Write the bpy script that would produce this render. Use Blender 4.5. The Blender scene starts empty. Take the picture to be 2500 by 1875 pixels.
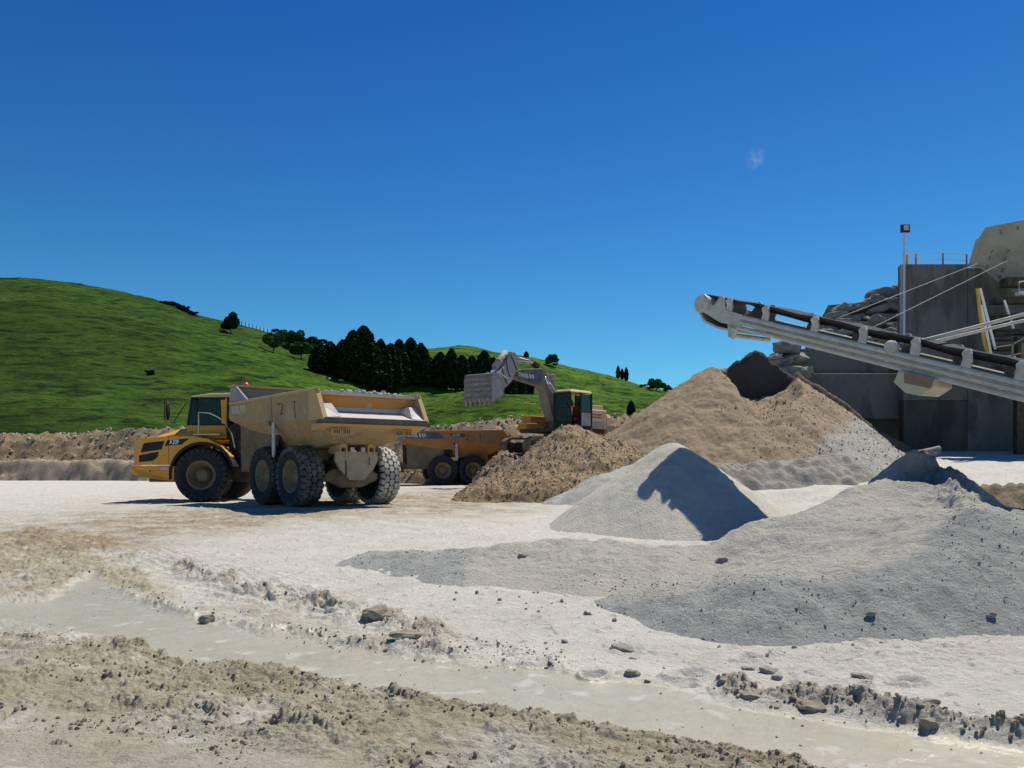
import bpy, math, random
import numpy as np
from mathutils import Vector, Matrix
R = math.radians
sc = bpy.context.scene
C = sc.collection
random.seed(7); rng = np.random.default_rng(7)

# ---------------------------------------------------------------- camera, sky, sun, exposure
F, HX, HY, CZ = 2500*30/36, 1250.0, 1135.0, 1.1      # photo pixels: focal length, principal column, horizon row; eye height
cd = bpy.data.cameras.new('camera'); cd.lens = 30; cd.sensor_width = 36
cd.shift_y = (HY-937.5)/2500; cd.clip_start = .1; cd.clip_end = 6000
cam = bpy.data.objects.new('camera', cd); C.objects.link(cam)
cam.location = (0, 0, CZ); cam.rotation_euler = (R(90), 0, 0); sc.camera = cam
SUN_E, SUN_A = R(60), R(40)
sl = bpy.data.lights.new('sun', 'SUN'); sl.energy = 4.9; sl.angle = R(.5); sl.color = (1, .94, .81)
so = bpy.data.objects.new('sun', sl); C.objects.link(so)
sv = Vector((math.sin(SUN_A)*math.cos(SUN_E), math.cos(SUN_A)*math.cos(SUN_E), math.sin(SUN_E)))
so.rotation_euler = sv.to_track_quat('Z', 'Y').to_euler(); so.location = (20, 20, 40)
wd = bpy.data.worlds.new('World'); sc.world = wd; wd.use_nodes = True
nt = wd.node_tree; nt.nodes.clear()
def wn(t): return nt.nodes.new(t)
tc = wn('ShaderNodeTexCoord')
sky = wn('ShaderNodeTexSky'); sky.sky_type = 'NISHITA'; sky.sun_disc = False
sky.sun_elevation = SUN_E; sky.sun_rotation = SUN_A; sky.altitude = 800; sky.air_density = 1.0; sky.dust_density = .2; sky.ozone_density = 3.0
hs = wn('ShaderNodeHueSaturation'); hs.inputs['Saturation'].default_value = 1.05
tint = wn('ShaderNodeMixRGB'); tint.blend_type = 'MULTIPLY'; tint.inputs[0].default_value = 1; tint.inputs[2].default_value = (.25, .73, 1.0, 1)
bg = wn('ShaderNodeBackground'); bg.inputs[1].default_value = .060
# one faint wisp of cloud, placed by direction in the sky
vd = wn('ShaderNodeVectorMath'); vd.operation = 'DISTANCE'
cdv = Vector(((1848-HX)/F, 1, (HY-388)/F)).normalized(); vd.inputs[1].default_value = cdv
nzc = wn('ShaderNodeTexNoise'); nzc.inputs['Scale'].default_value = 110; nzc.inputs['Detail'].default_value = 5
m1 = wn('ShaderNodeMapRange'); m1.inputs[1].default_value = 0; m1.inputs[2].default_value = .013; m1.inputs[3].default_value = .75; m1.inputs[4].default_value = 0
m2 = wn('ShaderNodeMath'); m2.operation = 'MULTIPLY'; nr_ = wn('ShaderNodeMapRange'); nr_.inputs[1].default_value = .42; nr_.inputs[2].default_value = .68; m3 = wn('ShaderNodeMath'); m3.operation = 'MULTIPLY'; m3.inputs[1].default_value = .42; m3.use_clamp = True
mixc = wn('ShaderNodeMixRGB'); mixc.inputs[2].default_value = (8, 8.6, 9, 1)
out = wn('ShaderNodeOutputWorld')
L = nt.links.new
gm = wn('ShaderNodeGamma'); gm.inputs[1].default_value = 1.2; L(sky.outputs[0], gm.inputs[0]); L(gm.outputs[0], hs.inputs['Color']); sxy = wn('ShaderNodeSeparateXYZ'); nr0 = wn('ShaderNodeVectorMath'); nr0.operation = 'NORMALIZE'; L(tc.outputs['Generated'], nr0.inputs[0]); L(nr0.outputs[0], sxy.inputs[0])
el = wn('ShaderNodeMapRange'); el.inputs[1].default_value = .08; el.inputs[2].default_value = .50; L(sxy.outputs[2], el.inputs[0])
tm = wn('ShaderNodeMixRGB'); tm.inputs[1].default_value = (.42, .93, 1.02, 1); tm.inputs[2].default_value = (.17, .62, 1.03, 1); L(el.outputs[0], tm.inputs[0]); L(tm.outputs[0], tint.inputs[2])
L(hs.outputs[0], tint.inputs[1]); L(tint.outputs[0], mixc.inputs[1])
nrm = wn('ShaderNodeVectorMath'); nrm.operation = 'NORMALIZE'; L(tc.outputs['Generated'], nrm.inputs[0])
L(nrm.outputs[0], vd.inputs[0]); L(vd.outputs['Value'], m1.inputs[0]); L(nrm.outputs[0], nzc.inputs['Vector'])
L(m1.outputs[0], m2.inputs[0]); L(nzc.outputs['Fac'], nr_.inputs[0]); L(nr_.outputs[0], m2.inputs[1]); L(m2.outputs[0], m3.inputs[0]); L(m3.outputs[0], mixc.inputs[0])
L(mixc.outputs[0], bg.inputs[0]); L(bg.outputs[0], out.inputs[0])
sc.view_settings.view_transform = 'Standard'; sc.view_settings.look = 'None'; sc.view_settings.exposure = .12; sc.view_settings.gamma = 1
sc.render.engine = 'CYCLES'

# ---------------------------------------------------------------- helpers
def Wp(px, py, Y): return Vector(((px-HX)/F*Y, Y, CZ-(py-HY)/F*Y))
def sm(t): t = np.clip(t, 0, 1); return t*t*(3-2*t)
def hsh(i, j, s):
    n = (i.astype(np.int64)*374761393 + j.astype(np.int64)*668265263 + s*974634777) & 0xffffffff
    n = ((n ^ (n >> 13))*1274126177) & 0xffffffff
    n = ((n ^ (n >> 15))*2246822519) & 0xffffffff
    return ((n ^ (n >> 16)) & 0xffffff)/float(0xffffff)
def vn(x, y, s=0):
    i = np.floor(x); j = np.floor(y); u = x-i; v = y-j; u = u*u*(3-2*u); v = v*v*(3-2*v)
    a, b, c, d = hsh(i, j, s), hsh(i+1, j, s), hsh(i, j+1, s), hsh(i+1, j+1, s)
    return (a*(1-u)+b*u)*(1-v)+(c*(1-u)+d*u)*v
def fbm(x, y, o=4, s=0):
    r = 0; a = .5
    for k in range(o):
        r = r+a*(vn(x*2**k+17.3*k, y*2**k+5.1*k, s+k)-.5)*2; a *= .5
    return r
def worley(x, y, s=0):
    i = np.floor(x); j = np.floor(y); best = np.full(x.shape, 9.)
    for a in (-1, 0, 1):
        for b in (-1, 0, 1):
            ci, cj = i+a, j+b
            d = (ci+hsh(ci, cj, s)-x)**2+(cj+hsh(ci, cj, s+9)-y)**2
            best = np.minimum(best, d)
    return np.sqrt(best)
def tag(o, label=None, cat=None, group=None, kind=None):
    for k, v in (('label', label), ('category', cat), ('group', group), ('kind', kind)):
        if v: o[k] = v
    return o
def mesh_np(name, V, Fc, mat, parent=None, smooth=False, loc=None):
    """V (n,3), Fc (m,k) arrays -> object"""
    me = bpy.data.meshes.new(name); V = np.ascontiguousarray(V, dtype=np.float32); Fc = np.ascontiguousarray(Fc, dtype=np.int32)
    me.vertices.add(len(V)); me.vertices.foreach_set('co', V.ravel())
    k = Fc.shape[1]; me.loops.add(Fc.size); me.loops.foreach_set('vertex_index', Fc.ravel())
    me.polygons.add(len(Fc)); me.polygons.foreach_set('loop_start', np.arange(0, Fc.size, k, dtype=np.int32)); 
    me.update(calc_edges=True)
    me.polygons.foreach_set('use_smooth', np.full(len(Fc), smooth))
    me.materials.append(mat)
    o = bpy.data.objects.new(name, me); C.objects.link(o)
    if parent: o.parent = parent
    if loc: o.location = loc
    return o
def thing(name, loc, label, cat, group=None, rz=0):
    o = bpy.data.objects.new(name, None); C.objects.link(o); o.location = loc; o.rotation_euler = (0, 0, rz); o.empty_display_size = .3
    return tag(o, label, cat, group)
def copy_tree(o, parent=None):
    c = o.copy(); C.objects.link(c); c.parent = parent
    for ch in o.children: copy_tree(ch, c)
    return c
class MB:
    def __init__(s): s.v = []; s.f = []
    def add(s, v, f):
        n = len(s.v); s.v += [tuple(p) for p in v]; s.f += [tuple(n+i for i in q) for q in f]; return s
    def box(s, c, d, rot=None):
        v = [Vector((x*d[0]/2, y*d[1]/2, z*d[2]/2)) for x in (-1, 1) for y in (-1, 1) for z in (-1, 1)]
        if rot is not None: v = [rot @ p for p in v]
        v = [p+Vector(c) for p in v]
        return s.add(v, [(0, 1, 3, 2), (4, 6, 7, 5), (0, 4, 5, 1), (2, 3, 7, 6), (0, 2, 6, 4), (1, 5, 7, 3)])
    def prism(s, poly, a, b, ax='y'):
        """poly in (x,z) extruded along y (or (y,z) along x, or (x,y) along z)"""
        def p3(p, t): return {'y': (p[0], t, p[1]), 'x': (t, p[0], p[1]), 'z': (p[0], p[1], t)}[ax]
        n = len(poly); v = [p3(p, a) for p in poly]+[p3(p, b) for p in poly]
        ar = sum(poly[i][0]*poly[(i+1) % n][1]-poly[(i+1) % n][0]*poly[i][1] for i in range(n))
        fs = [tuple(range(n)), tuple(range(2*n-1, n-1, -1))]+[(i, i+n, (i+1) % n+n, (i+1) % n) for i in range(n)]
        flip = (ar > 0) != (b > a)
        if ax == 'y': flip = not flip
        fs = [tuple(reversed(q)) for q in fs] if not flip else fs
        return s.add(v, fs)
    def tube(s, pts, r, n=8, r2=None):
        pts = [Vector(p) for p in pts]; rings = []; up = Vector((0, 0, 1))
        for i, p in enumerate(pts):
            d = (pts[min(i+1, len(pts)-1)]-pts[max(i-1, 0)]).normalized()
            a = d.cross(up if abs(d.z) < .9 else Vector((1, 0, 0))).normalized(); b = a.cross(d)
            rr = r if r2 is None else r+(r2-r)*i/(len(pts)-1)
            rings.append([p+(a*math.cos(k*2*math.pi/n)+b*math.sin(k*2*math.pi/n))*rr for k in range(n)])
        v = [q for g in rings for q in g]; f = []
        for i in range(len(pts)-1):
            for k in range(n):
                f.append((i*n+k, i*n+(k+1) % n, (i+1)*n+(k+1) % n, (i+1)*n+k))
        f.append(tuple(reversed(range(n)))); f.append(tuple(range((len(pts)-1)*n, len(pts)*n)))
        return s.add(v, f)
    def lathe(s, prof, c=(0, 0, 0), n=32, ax='y'):
        """prof list of (r, t) turned about the axis through c"""
        v = []; f = []; m = len(prof)
        for k in range(n):
            a = k*2*math.pi/n
            for r, t in prof:
                p = {'y': (r*math.cos(a), t, r*math.sin(a)), 'z': (r*math.cos(a), r*math.sin(a), t), 'x': (t, r*math.cos(a), r*math.sin(a))}[ax]
                v.append((p[0]+c[0], p[1]+c[1], p[2]+c[2]))
        for k in range(n):
            for i in range(m-1):
                f.append((k*m+i, k*m+i+1, ((k+1) % n)*m+i+1, ((k+1) % n)*m+i))
        return s.add(v, f)
    def loft(s, secs, cap=True, closed=True):
        n = len(secs[0]); v = [p for q in secs for p in q]; f = []
        for i in range(len(secs)-1):
            for k in range(n if closed else n-1):
                f.append((i*n+k, i*n+(k+1) % n, (i+1)*n+(k+1) % n, (i+1)*n+k))
        if cap: f.append(tuple(reversed(range(n)))); f.append(tuple(range((len(secs)-1)*n, len(secs)*n)))
        return s.add(v, f)
    def build(s, name, mat, parent=None, M=None, smooth=False, bevel=0, loc=None):
        me = bpy.data.meshes.new(name); me.from_pydata(s.v, [], s.f); me.validate()
        bm_fix(me)
        me.materials.append(mat)
        if smooth:
            for p in me.polygons: p.use_smooth = True
        o = bpy.data.objects.new(name, me); C.objects.link(o)
        if parent: o.parent = parent
        if M is not None: o.matrix_basis = M
        if loc is not None: o.location = loc
        if bevel:
            b = o.modifiers.new('bevel', 'BEVEL'); b.width = bevel; b.segments = 2; b.limit_method = 'ANGLE'; b.angle_limit = R(35); b.harden_normals = False
        return o
import bmesh
def bm_fix(me):
    b = bmesh.new(); b.from_mesh(me); bmesh.ops.recalc_face_normals(b, faces=b.faces); b.to_mesh(me); b.free()

# ---------------------------------------------------------------- materials
def material(name, cols, scale=2., rough=.85, bump=0., bscale=20., metal=0., stretch=(1, 1, 1), spec=.25, pos=None, detail=6., bdist=.02, fine=None, coord='Object', stain=None):
    m = bpy.data.materials.new(name); m.use_nodes = True; t = m.node_tree; N = t.nodes; l = t.links.new
    bs = N['Principled BSDF']; bs.inputs['Roughness'].default_value = rough; bs.inputs['Metallic'].default_value = metal
    bs.inputs['Specular IOR Level'].default_value = spec
    tcn = N.new('ShaderNodeTexCoord'); mp = N.new('ShaderNodeMapping'); mp.inputs['Scale'].default_value = stretch; l(tcn.outputs[coord], mp.inputs[0])
    nz = N.new('ShaderNodeTexNoise'); nz.inputs['Scale'].default_value = scale; nz.inputs['Detail'].default_value = detail; nz.inputs['Roughness'].default_value = .6; l(mp.outputs[0], nz.inputs['Vector'])
    cr = N.new('ShaderNodeValToRGB'); e = cr.color_ramp.elements
    n = len(cols); ps = pos or [.3+.4*i/max(1, n-1) for i in range(n)]
    e[0].position = ps[0]; e[0].color = (*cols[0], 1); e[1].position = ps[-1]; e[1].color = (*cols[-1], 1)
    for i in range(1, n-1):
        q = e.new(ps[i]); q.color = (*cols[i], 1)
    l(nz.outputs['Fac'], cr.inputs[0]); last = cr.outputs[0]
    if fine:   # (scale, colour, threshold, strength) speckles / stains of their own
        for (fs, fc, th, st) in fine:
            n2 = N.new('ShaderNodeTexNoise'); n2.inputs['Scale'].default_value = fs; n2.inputs['Detail'].default_value = 4; l(mp.outputs[0], n2.inputs['Vector'])
            mr = N.new('ShaderNodeMapRange'); mr.inputs[1].default_value = th; mr.inputs[2].default_value = th+.1; mr.inputs[3].default_value = 0; mr.inputs[4].default_value = st; l(n2.outputs['Fac'], mr.inputs[0])
            mx = N.new('ShaderNodeMixRGB'); mx.inputs[2].default_value = (*fc, 1); l(mr.outputs[0], mx.inputs[0]); l(last, mx.inputs[1]); last = mx.outputs[0]
    l(last, bs.inputs['Base Color'])
    if bump:
        n3 = N.new('ShaderNodeTexNoise'); n3.inputs['Scale'].default_value = bscale; n3.inputs['Detail'].default_value = 8; n3.inputs['Roughness'].default_value = .65; l(mp.outputs[0], n3.inputs['Vector'])
        b = N.new('ShaderNodeBump'); b.inputs['Strength'].default_value = bump; b.inputs['Distance'].default_value = bdist; l(n3.outputs['Fac'], b.inputs['Height']); l(b.outputs[0], bs.inputs['Normal'])
    return m
def glassy(name, tint, alpha, rough=.05):
    m = bpy.data.materials.new(name); m.use_nodes = True; t = m.node_tree; N = t.nodes; l = t.links.new
    bs = N['Principled BSDF']; bs.inputs['Base Color'].default_value = (*tint, 1); bs.inputs['Roughness'].default_value = rough
    tr = N.new('ShaderNodeBsdfTransparent'); tr.inputs[0].default_value = (.5, .62, .6, 1); mx = N.new('ShaderNodeMixShader'); mx.inputs[0].default_value = alpha
    l(tr.outputs[0], mx.inputs[1]); l(bs.outputs[0], mx.inputs[2]); l(mx.outputs[0], N['Material Output'].inputs[0]); return m
DUST = (.42, .36, .26)
M = {}
M['yellow'] = material('machine_yellow_paint', [(.72, .30, .02), (.80, .36, .03), (.62, .33, .08)], 1.6, .45, .08, 30, spec=.4, fine=[(7, (.45, .33, .18), .58, .5)])
M['yellow_dusty'] = material('dusty_yellow_paint', [(.58, .32, .09), (.50, .34, .16), (.44, .35, .22)], 1.3, .8, .12, 40, fine=[(9, (.16, .09, .05), .66, .7), (3, (.40, .36, .30), .6, .6)])
M['body_side'] = material('dust_caked_body_paint', [(.42, .27, .10), (.34, .26, .15), (.46, .34, .18)], .9, .85, .15, 35, stretch=(1.6, 1.6, .7), fine=[(1.1, (.24, .17, .10), .52, .6), (4, (.50, .42, .30), .6, .45), (6, (.20, .13, .07), .62, .55), (22, (.14, .08, .04), .68, .8)])
M['body_orange'] = material('worn_orange_body_paint', [(.34, .15, .055), (.40, .19, .07), (.30, .17, .10)], 1.1, .75, .1, 30, fine=[(8, (.13, .07, .04), .6, .6)])
M['orange'] = material('orange_gate_paint', [(.60, .22, .03), (.55, .25, .06), (.45, .26, .12)], 2, .7, .1, 30, fine=[(5, (.5, .42, .34), .6, .5)])
M['worn_steel'] = material('scoured_pale_steel', [(.42, .38, .36), (.52, .48, .46), (.46, .40, .36)], 3, .6, .1, 30, spec=.4, fine=[(6, (.36, .22, .12), .6, .6)])
M['glass_dark'] = glassy('dark_cab_glass', (.006, .012, .014), .82)
M['grey_steel'] = material('dusty_grey_steel', [(.24, .24, .235), (.32, .315, .30), (.38, .36, .33)], 4, .7, .15, 40, fine=[(11, (.16, .14, .12), .62, .5)])
M['slate_paint'] = material('slate_grey_paint', [(.065, .08, .10), (.09, .105, .125), (.16, .165, .17)], 3, .6, .08, 30)
M['chrome'] = material('polished_rod', [(.7, .7, .7), (.8, .8, .8)], 5, .2, metal=1)
M['black'] = material('black_plastic', [(.012, .012, .014), (.03, .03, .03)], 3, .6)
M['dark_metal'] = material('dark_greasy_metal', [(.025, .022, .02), (.06, .05, .04), (.10, .08, .06)], 5, .7, .2, 30)
M['under'] = material('muddy_underbody', [(.10, .075, .05), (.20, .15, .09), (.30, .23, .14)], 3, .85, .2, 30)
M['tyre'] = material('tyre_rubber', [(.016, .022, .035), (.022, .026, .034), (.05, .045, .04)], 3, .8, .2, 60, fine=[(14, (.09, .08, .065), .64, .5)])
M['tread'] = material('sunlit_dusty_tread', [(.16, .15, .135), (.42, .40, .365), (.55, .52, .48)], 3.5, .9, .25, 60)  # dusty tread paled further, sunlight on the sun-side wheels put into the colour
M['rim'] = material('dusty_rim_paint', [(.17, .13, .07), (.24, .18, .10), (.12, .09, .06)], 6, .75, .15, 40)
M['glass'] = glassy('tinted_glass', (.01, .02, .025), .55)
M['white'] = material('white_lettering', [(.72, .72, .70), (.8, .8, .78)], 6, .6)
M['faded'] = material('faded_lettering', [(.62, .60, .54), (.48, .42, .30)], 8, .7)
M['beacon'] = material('orange_beacon_lens', [(.9, .10, .01), (.95, .16, .02)], 4, .25, spec=.6)
M['roofpaint'] = material('sunlit_roof_paint', [(.62, .46, .24), (.66, .54, .34)], 3, .6)  # yellow paled to cream, sunlight on top put into the colour
M['concrete'] = material('weathered_concrete', [(.10, .105, .10), (.14, .145, .135), (.175, .175, .16)], .5, .9, .2, 18, stretch=(1, 1, .35), detail=9, fine=[(1.1, (.055, .06, .058), .50, .65), (3, (.20, .20, .185), .6, .5), (14, (.24, .235, .22), .66, .4)])
M['concrete_lo'] = material('dark_concrete', [(.05, .058, .05), (.08, .085, .072), (.11, .108, .095)], .6, .9, .2, 18, stretch=(1, 1, .3), detail=9, fine=[(1.1, (.03, .036, .03), .5, .6), (6, (.13, .125, .11), .62, .5)])  # darker concrete for the lowest wall panels
M['hopper'] = material('dusty_hopper_plate', [(.22, .21, .17), (.29, .28, .23), (.34, .32, .27)], 1.2, .8, .1, 25, fine=[(5, (.16, .15, .11), .6, .5)])
M['conv'] = material('dust_coated_frame', [(.36, .355, .325), (.48, .465, .42), (.56, .54, .49)], 5, .8, .2, 40)
M['conv_cream'] = material('cream_flange_paint', [(.46, .42, .30), (.58, .54, .40)], 4, .75, .1, 40)
M['belt'] = material('rubber_belt', [(.035, .033, .034), (.06, .055, .055)], 6, .85, .1, 60)
M['rustbox'] = material('rusty_box_steel', [(.22, .15, .11), (.28, .2, .15)], 9, .85, .1)
M['galv'] = material('galvanised_rail', [(.5, .5, .48), (.62, .62, .6)], 9, .45, metal=.3)
M['safety'] = material('safety_yellow_rail', [(.55, .33, .02), (.6, .4, .05)], 6, .6)
M['boulder'] = material('grey_boulder', [(.14, .145, .14), (.22, .22, .21), (.30, .29, .275)], 1.5, .95, .6, 7, bdist=.06, fine=[(9, (.12, .12, .12), .6, .5)])
M['boulder2'] = material('buff_boulder', [(.24, .22, .19), (.30, .28, .25)], 1.5, .95, .6, 7, bdist=.06)
M['limestone'] = material('pale_crushed_stone', [(.42, .40, .35), (.5, .48, .43), (.36, .33, .28)], 9, .95, .4, 30)
M['leaf_dark'] = material('dark_conifer_foliage', [(.012, .024, .011), (.020, .042, .015), (.034, .062, .02)], .25, .8, spec=.1)
M['leaf_mid'] = material('bush_foliage', [(.04, .10, .016), (.07, .15, .026), (.09, .19, .04)], .3, .8, spec=.1)
M['leaf_pale'] = material('pale_tree_foliage', [(.05, .10, .035), (.08, .15, .05)], .3, .8, spec=.1)
M['bark'] = material('bark', [(.05, .04, .03), (.09, .07, .05)], 6, .95)
M['deadwood'] = material('bleached_dead_wood', [(.3, .28, .25), (.4, .38, .35)], 6, .95)
M['lens'] = material('lamp_lens', [(.35, .36, .38), (.45, .46, .48)], 3, .2)
M['rail_post'] = material('red_oxide_post', [(.25, .12, .10), (.3, .16, .13)], 5, .7)
M['concrete_edge'] = material('pale_corner_strip', [(.26, .28, .28), (.33, .35, .35)], 2, .85)
M['wool'] = material('wool', [(.6, .58, .53), (.7, .68, .62)], 8, .95)
# ---------------------------------------------------------------- ground
def G(x, y):
    x = np.asarray(x, float); y = np.asarray(y, float)
    b = np.interp(y, [0, 8, 21, 46, 65, 90], [-.5, -.5, 0, 0, .1, .1])
    b = np.where(y < 0, -.5, b)
    r = sm((x-.5)/7.5)*np.interp(y, [13, 16, 34, 37, 60], [0, .05, 1.43, 1.7, 2.2])
    return b+r
def Gs(x, y): return float(G(x, y))
def mask_material(name, sets, attr='mask', bump=.5, bscale=14, bdist=.03, wet=False, rough=.92, speck=None, bump2=None):
    """sets: base colour triple lists; channel k of the mesh attribute blends set k+1 over the base"""
    m = bpy.data.materials.new(name); m.use_nodes = True; t = m.node_tree; N = t.nodes; l = t.links.new
    bs = N['Principled BSDF']; bs.inputs['Roughness'].default_value = rough; bs.inputs['Specular IOR Level'].default_value = .2
    at = N.new('ShaderNodeAttribute'); at.attribute_name = attr; sp = N.new('ShaderNodeSeparateColor'); l(at.outputs['Color'], sp.inputs[0])
    tcn = N.new('ShaderNodeTexCoord'); last = None
    n1 = N.new('ShaderNodeTexNoise'); n1.inputs['Scale'].default_value = 1.3; n1.inputs['Detail'].default_value = 10; n1.inputs['Roughness'].default_value = .68; l(tcn.outputs['Object'], n1.inputs['Vector'])
    n2 = N.new('ShaderNodeTexNoise'); n2.inputs['Scale'].default_value = 9; n2.inputs['Detail'].default_value = 6; n2.inputs['Roughness'].default_value = .7; l(tcn.outputs['Object'], n2.inputs['Vector'])
    av = N.new('ShaderNodeMath'); av.operation = 'ADD'; l(n1.outputs['Fac'], av.inputs[0]); l(n2.outputs['Fac'], av.inputs[1])
    hv = N.new('ShaderNodeMath'); hv.operation = 'MULTIPLY'; hv.inputs[1].default_value = .5; l(av.outputs[0], hv.inputs[0])
    for k, cols in enumerate(sets):
        cr = N.new('ShaderNodeValToRGB'); e = cr.color_ramp.elements
        ps = [.36+.28*i/(len(cols)-1) for i in range(len(cols))]
        e[0].position = ps[0]; e[0].color = (*cols[0], 1); e[1].position = ps[-1]; e[1].color = (*cols[-1], 1)
        for i in range(1, len(cols)-1): q = e.new(ps[i]); q.color = (*cols[i], 1)
        l(hv.outputs[0], cr.inputs[0])
        if last is None: last = cr.outputs[0]
        else:
            mx = N.new('ShaderNodeMixRGB'); l(sp.outputs[k-1], mx.inputs[0]); l(last, mx.inputs[1]); l(cr.outputs[0], mx.inputs[2]); last = mx.outputs[0]
    if speck:
        for (fs, fc, th, st) in speck:
            n5 = N.new('ShaderNodeTexNoise'); n5.inputs['Scale'].default_value = fs; n5.inputs['Detail'].default_value = 3; l(tcn.outputs['Object'], n5.inputs['Vector'])
            mr = N.new('ShaderNodeMapRange'); mr.inputs[1].default_value = th; mr.inputs[2].default_value = th+.08; mr.inputs[4].default_value = st; l(n5.outputs['Fac'], mr.inputs[0])
            mx = N.new('ShaderNodeMixRGB'); mx.inputs[2].default_value = (*fc, 1); l(mr.outputs[0], mx.inputs[0]); l(last, mx.inputs[1]); last = mx.outputs[0]
    l(last, bs.inputs['Base Color'])
    n3 = N.new('ShaderNodeTexNoise'); n3.inputs['Scale'].default_value = bscale; n3.inputs['Detail'].default_value = 9; n3.inputs['Roughness'].default_value = .7; l(tcn.outputs['Object'], n3.inputs['Vector'])
    b = N.new('ShaderNodeBump'); b.inputs['Strength'].default_value = bump; b.inputs['Distance'].default_value = bdist; l(n3.outputs['Fac'], b.inputs['Height']); l(b.outputs[0], bs.inputs['Normal'])
    if wet:   # channel 2 = wet slurry: glossier and flatter
        mr = N.new('ShaderNodeMapRange'); mr.inputs[3].default_value = rough; mr.inputs[4].default_value = .22; l(sp.outputs[1], mr.inputs[0])
        n6 = N.new('ShaderNodeTexNoise'); n6.inputs['Scale'].default_value = 3; l(tcn.outputs['Object'], n6.inputs['Vector'])
        l(mr.outputs[0], bs.inputs['Roughness'])
        mr2 = N.new('ShaderNodeMapRange'); mr2.inputs[3].default_value = bump; mr2.inputs[4].default_value = bump*.3; l(sp.outputs[1], mr2.inputs[0]); l(mr2.outputs[0], b.inputs['Strength'])
        mr3 = N.new('ShaderNodeMapRange'); mr3.inputs[3].default_value = .2; mr3.inputs[4].default_value = .45; l(sp.outputs[1], mr3.inputs[0]); l(mr3.outputs[0], bs.inputs['Specular IOR Level'])
    return m
def set_mask(o, cols):
    me = o.data; a = me.color_attributes.new('mask', 'FLOAT_COLOR', 'POINT')
    c = np.ones((len(me.vertices), 4), np.float32); c[:, :cols.shape[1]] = cols; a.data.foreach_set('color', c.ravel())
def grid_faces(nr, ncol, wrap=False):
    i = np.arange(nr-1)[:, None]; j = np.arange(ncol if wrap else ncol-1)[None, :]; j2 = (j+1) % ncol
    return np.stack([i*ncol+j, i*ncol+j2, (i+1)*ncol+j2, (i+1)*ncol+j], -1).reshape(-1, 4)
def poly_y(px, pts):
    a = np.array(pts, float); return np.interp(px, a[:, 0], a[:, 1])
def band(px, py, U, Lo, soft):
    return sm((py-poly_y(px, U))/soft+.5)*sm((poly_y(px, Lo)-py)/soft+.5)
def line(px, py, pts, hw, ends=60):
    a = np.array(pts, float); e = sm((px-a[0, 0])/ends)*sm((a[-1, 0]-px)/ends)
    return np.exp(-((py-poly_y(px, pts))/hw)**2)*e

dense = np.linspace(-.80, .80, 1250); ang = np.arctan(dense)
coarse = np.linspace(ang[-1], 2*math.pi+ang[0], 74)[1:-1]
ang = np.concatenate([ang, coarse])
rad = 1/np.linspace(1/3.4, 1/75, 760)
rad = np.concatenate([[.02, .8, 1.5, 2.1, 2.6, 3.0], rad, np.geomspace(78, 4500, 24)])
RR, AA = np.meshgrid(rad, ang, indexing='ij'); GX = RR*np.sin(AA); GY = RR*np.cos(AA)
GZ = G(GX, GY)
ok = (GY > 2.0) & (RR < 76)
Yc = np.where(ok, GY, 2.0); px = HX+F*GX/Yc; py = HY+F*(CZ-GZ)/Yc
w1 = fbm(GX*1.1, GY*1.1, 5, 3); w2 = fbm(GX*3.1, GY*3.1, 4, 8); scl = np.clip(740/np.maximum(py-HY, 30), 1, 9)
pyw = py+(w1*26+w2*12)
wet = band(px, pyw, [(-400, 1480), (0, 1462), (120, 1445), (230, 1395), (300, 1440), (520, 1500), (800, 1556), (1100, 1600), (1500, 1655), (1900, 1722), (2200, 1775), (2500, 1825), (2900, 1890)],
           [(-400, 1535), (0, 1540), (260, 1550), (380, 1590), (450, 1615), (700, 1655), (1000, 1695), (1300, 1745), (1600, 1795), (1900, 1850), (2200, 1885), (2500, 1945), (2900, 2000)], 16)
wet2 = line(px, pyw, [(240, 1385), (420, 1430), (700, 1490), (1000, 1560), (1300, 1610), (1700, 1650)], 26)*.6
flat_wet = np.clip(wet, 0, 1)
ridgeA = line(px, py+w2*22+w1*12, [(400, 1380), (600, 1445), (780, 1485), (930, 1522), (1010, 1545), (1120, 1572)], 22)
ridgeA2 = line(px, py+w2*14, [(980, 1525), (1130, 1565), (1300, 1605), (1430, 1625)], 9)*.6
ridgeB = line(px, py+w2*12+w1*8, [(260, 1432), (480, 1502), (640, 1535), (760, 1548), (1000, 1582), (1150, 1600)], 11)*.8
ridgeC = line(px, py+w2*14+w1*10, [(1730, 1668), (1850, 1685), (1950, 1708), (2060, 1722), (2300, 1770), (2500, 1800), (2800, 1840)], 16)
ridgeD = line(px, py+w2*16, [(-300, 1470), (250, 1560), (450, 1625), (800, 1672), (1300, 1752), (1650, 1810), (2000, 1880)], 13)*.8
ridgeE = line(px, py+w2*16, [(100, 1735), (330, 1730), (500, 1752), (660, 1775), (900, 1815)], 13, 120)*.8
clodz = band(px, py+w1*40, [(-400, 1290), (0, 1300), (250, 1300), (330, 1350), (390, 1480), (450, 1615), (800, 1668), (1300, 1752), (1700, 1822), (2100, 1890), (2900, 1990)],
             [(-400, 1720), (100, 1735), (400, 1772), (700, 1850), (1000, 1930), (1300, 1990), (2900, 2600)], 50)*(1-flat_wet)
tracks = line(px, py+w1*26, [(300, 1330), (420, 1370), (560, 1420), (700, 1450), (860, 1490)], 40)
swath = np.exp(-((py+w1*22-poly_y(px, [(-400, 1360), (0, 1330), (400, 1280), (800, 1240), (1250, 1214), (1500, 1190)]))/(34+22*sm((700-px)/500)))**2)*sm((1500-px)/300)
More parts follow.
